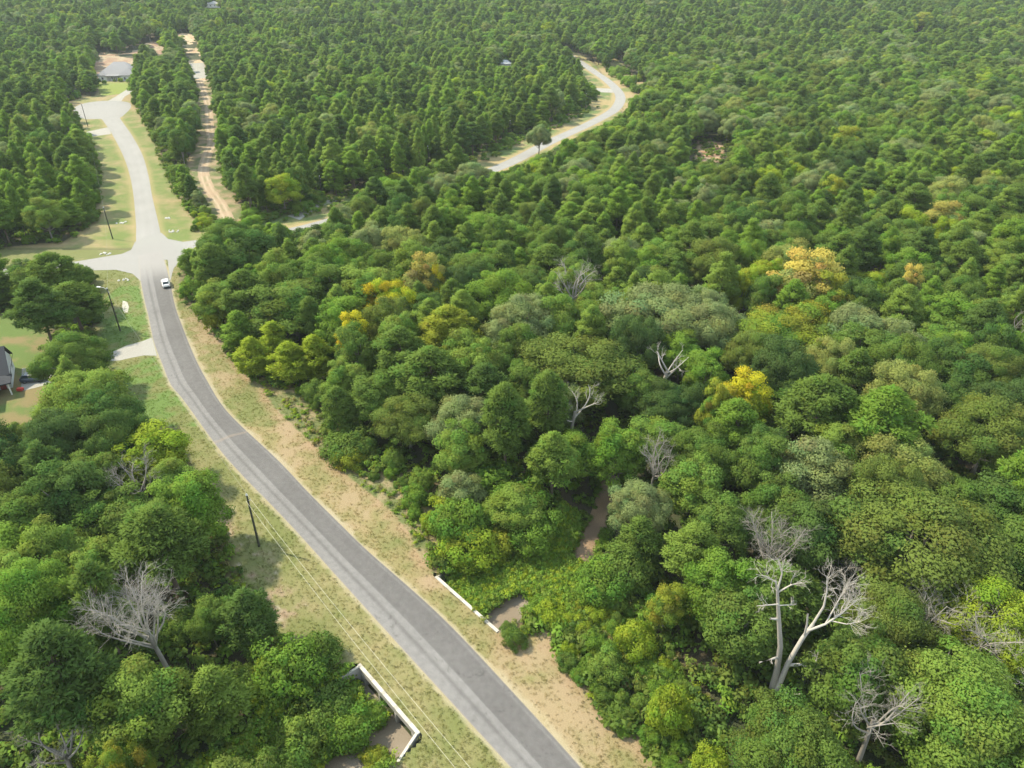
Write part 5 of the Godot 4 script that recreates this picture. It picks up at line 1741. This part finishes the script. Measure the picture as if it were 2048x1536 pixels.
func make_grasses() -> void:
	var tuft := Buf.new()
	for k in 9:
		var a := rng.randf() * TAU
		var d := Vector3(cos(a), 0, sin(a))
		var p := Vector3(rng.randf_range(-0.16, 0.16), 0, rng.randf_range(-0.16, 0.16))
		var s := d.cross(Vector3.UP) * 0.03
		tuft.tri(p - s, p + s, p + d * rng.randf_range(0.05, 0.16) + Vector3(0, rng.randf_range(0.1, 0.24), 0), Color.WHITE * rng.randf_range(0.8, 1.2))
	for k in tuft.n.size(): tuft.n[k] = (tuft.n[k] * 0.3 + Vector3.UP).normalized()
	var blades := tuft.made(mats["any"])
	var at := []
	var cols := []
	for n in 34000:
		var t := rng.randf()
		var f := pow(t, 1.3) * (samp_l.size() - 2)
		var j := int(f)
		var c: Vector2 = samp_l[j].lerp(samp_l[j + 1], f - j)
		var e: Vector2 = samp_r[j].lerp(samp_r[j + 1], f - j)
		var out := (e - c).normalized()
		var p: Vector2 = e + out * rng.randf_range(0.3, 20) if rng.randf() < 0.52 else c - out * rng.randf_range(0.3, 20)
		if not Geometry2D.is_point_in_polygon(p, corridor) or in_wall_frame(p): continue
		if p.y < -196: continue
		if Geometry2D.is_point_in_polygon(p, apron_area) or Geometry2D.is_point_in_polygon(p, cross_area): continue
		var col := verge_color(p)
		if col.r > 0.37 and rng.randf() < 0.8: continue
		col = col.lerp(Color(0.18, 0.20, 0.06), 0.12) * rng.randf_range(0.85, 1.1)
		var s := rng.randf_range(0.6, 1.25)
		at.append(Transform3D(Basis(Vector3.UP, rng.randf() * TAU).scaled(Vector3(s, s, s)), Vector3(p.x, 0.01, p.y)))
		cols.append(col)
	multi("grass_tufts", blades, at, cols, "short dry grass tufts scattered over the mown verges", "grass")
	# knee-high weeds
	var weed := Buf.new()
	for k in 5:
		var c := Vector3(rng.randf_range(-0.4, 0.4), rng.randf_range(0.15, 0.5), rng.randf_range(-0.4, 0.4))
		puff(weed, c, Vector3(0.34, 0.24, 0.34), 26, tone_of(), 0.12, 0.07, false, Vector3.UP)
	var weed_mesh := weed.made(mats["any"])
	at = []
	cols = []
	for n in 14000:
		var p := Vector2(rng.randf_range(-75, 26), rng.randf_range(-135, -38))
		var ok := Geometry2D.is_point_in_polygon(p, weed_zone)
		var big := rng.randf_range(0.5, 1.1)
		if not ok and not Geometry2D.is_point_in_polygon(p, corridor) and near_outline(p, corridor, 3.5):
			ok = not in_wall_frame(p)
		if not ok and p.x > -1 and p.x < 22 and p.y > -68 and not Geometry2D.is_point_in_polygon(p, corridor) and off_line(p, mow_r2) < 13.0 and not in_wall_frame(p):
			ok = rng.randf() < 0.5
			big *= 1.3
		if not ok or off_line(p, road_l) < 5: continue
		if Geometry2D.is_point_in_polygon(p, weed_zone) and noise.get_noise_2d(p.x * 4, p.y * 4) + rng.randf_range(-0.2, 0.2) < -0.05: continue
		var g: Color = [tones["fresh green"], tones["lime"], tones["light olive"], tones["bright green"], Color(0.24, 0.22, 0.09)][rng.randi() % 5]
		at.append(Transform3D(Basis(Vector3.UP, rng.randf() * TAU).scaled(Vector3.ONE * big), Vector3(p.x, 0.0, p.y)))
		cols.append(g * rng.randf_range(0.85, 1.2))
	multi("weeds", weed_mesh, at, cols, "knee-high weeds along the edge of the woods and the weedy strip", "weeds")
	# the creepers that fill both channels
	at = []
	cols = []
	for n in 12000:
		var right := rng.randf() < 0.62
		var p := Vector2(rng.randf_range(-13, 10), rng.randf_range(-84, -58)) if right else Vector2(rng.randf_range(-34, -8), rng.randf_range(-62, -36))
		if not in_wall_frame(p): continue
		var w: Array = WALL_R if right else WALL_L
		var along: Vector2 = (w[1] - w[0]).normalized()
		var t: float = (p - (w[0] + w[1]) / 2).dot(along)
		var outward := Vector2(-along.y, along.x) * (-1.0 if right else 1.0)
		var s: float = (p - (w[0] + w[1]) / 2).dot(outward)
		var bare := 1.6 + noise.get_noise_2d(p.x * 3, p.y * 3) * 2.5
		if s < 1.15: continue
		if right and t > bare * 0.4 + 1.1 and t < 6.6 and s < 8.0: continue
		if not right and t > bare * 0.6 + 0.2 and t < 6.4: continue
		if right and s > 9 and off_line(p, creek_r.slice(3)) < 1.9: continue
		var high := rng.randf_range(0.9, 1.7)
		at.append(Transform3D(Basis(Vector3.UP, rng.randf() * TAU).scaled(Vector3(1.2, high, 1.2)), Vector3(p.x, floor_at(p) + rng.randf_range(0.1, 0.9), p.y)))
		var g: Color = [tones["bright green"], tones["fresh green"], tones["lime"], tones["bright green"]][rng.randi() % 4]
		cols.append(g * rng.randf_range(0.9, 1.25))
	var cl := resampled(creek_r.slice(2), 160)
	for q in cl:
		for k in 7:
			var p: Vector2 = q + Vector2(rng.randfn(), rng.randfn()).normalized() * rng.randf_range(1.5, 3.4)
			if off_line(p, creek_r) < 1.35: continue
			at.append(Transform3D(Basis(Vector3.UP, rng.randf() * TAU).scaled(Vector3.ONE * rng.randf_range(0.7, 1.3)), Vector3(p.x, floor_at(p) - 0.05, p.y)))
			cols.append(([tones["bright green"], tones["mid green"], tones["fresh green"]][rng.randi() % 3] as Color) * rng.randf_range(0.8, 1.15))
	multi("creepers", weed_mesh, at, cols, "bright green creepers matting the channels below the head walls", "creepers")
	# low growth on the forest floor near the drone
	at = []
	cols = []
	for n in 26000:
		var d := lerpf(36, 420, rng.randf())
		var p := Vector2(rng.randf_range(-0.8, 0.8) * (d + 40), -d)
		if Geometry2D.is_point_in_polygon(p, corridor) or Geometry2D.is_point_in_polygon(p, lawn) or in_wall_frame(p): continue
		if p.x > -14 and p.y > -150 and off_line(p, creek_r) < 3.4: continue
		if p.y < -190 and (off_line(p, far_road) < 9.0 or off_line(p, track) < 5.5): continue
		var big := rng.randf_range(1.2, 2.6)
		at.append(Transform3D(Basis(Vector3.UP, rng.randf() * TAU).scaled(Vector3.ONE * big), Vector3(p.x, floor_at(p), p.y)))
		var g: Color = [tones["mid green"], tones["deep green"], tones["olive"], tones["bright green"]][rng.randi() % 4]
		cols.append(g * rng.randf_range(0.8, 1.2))
	multi("undergrowth", weed_mesh, at, cols, "low leafy undergrowth on the forest floor between the trees", "undergrowth")
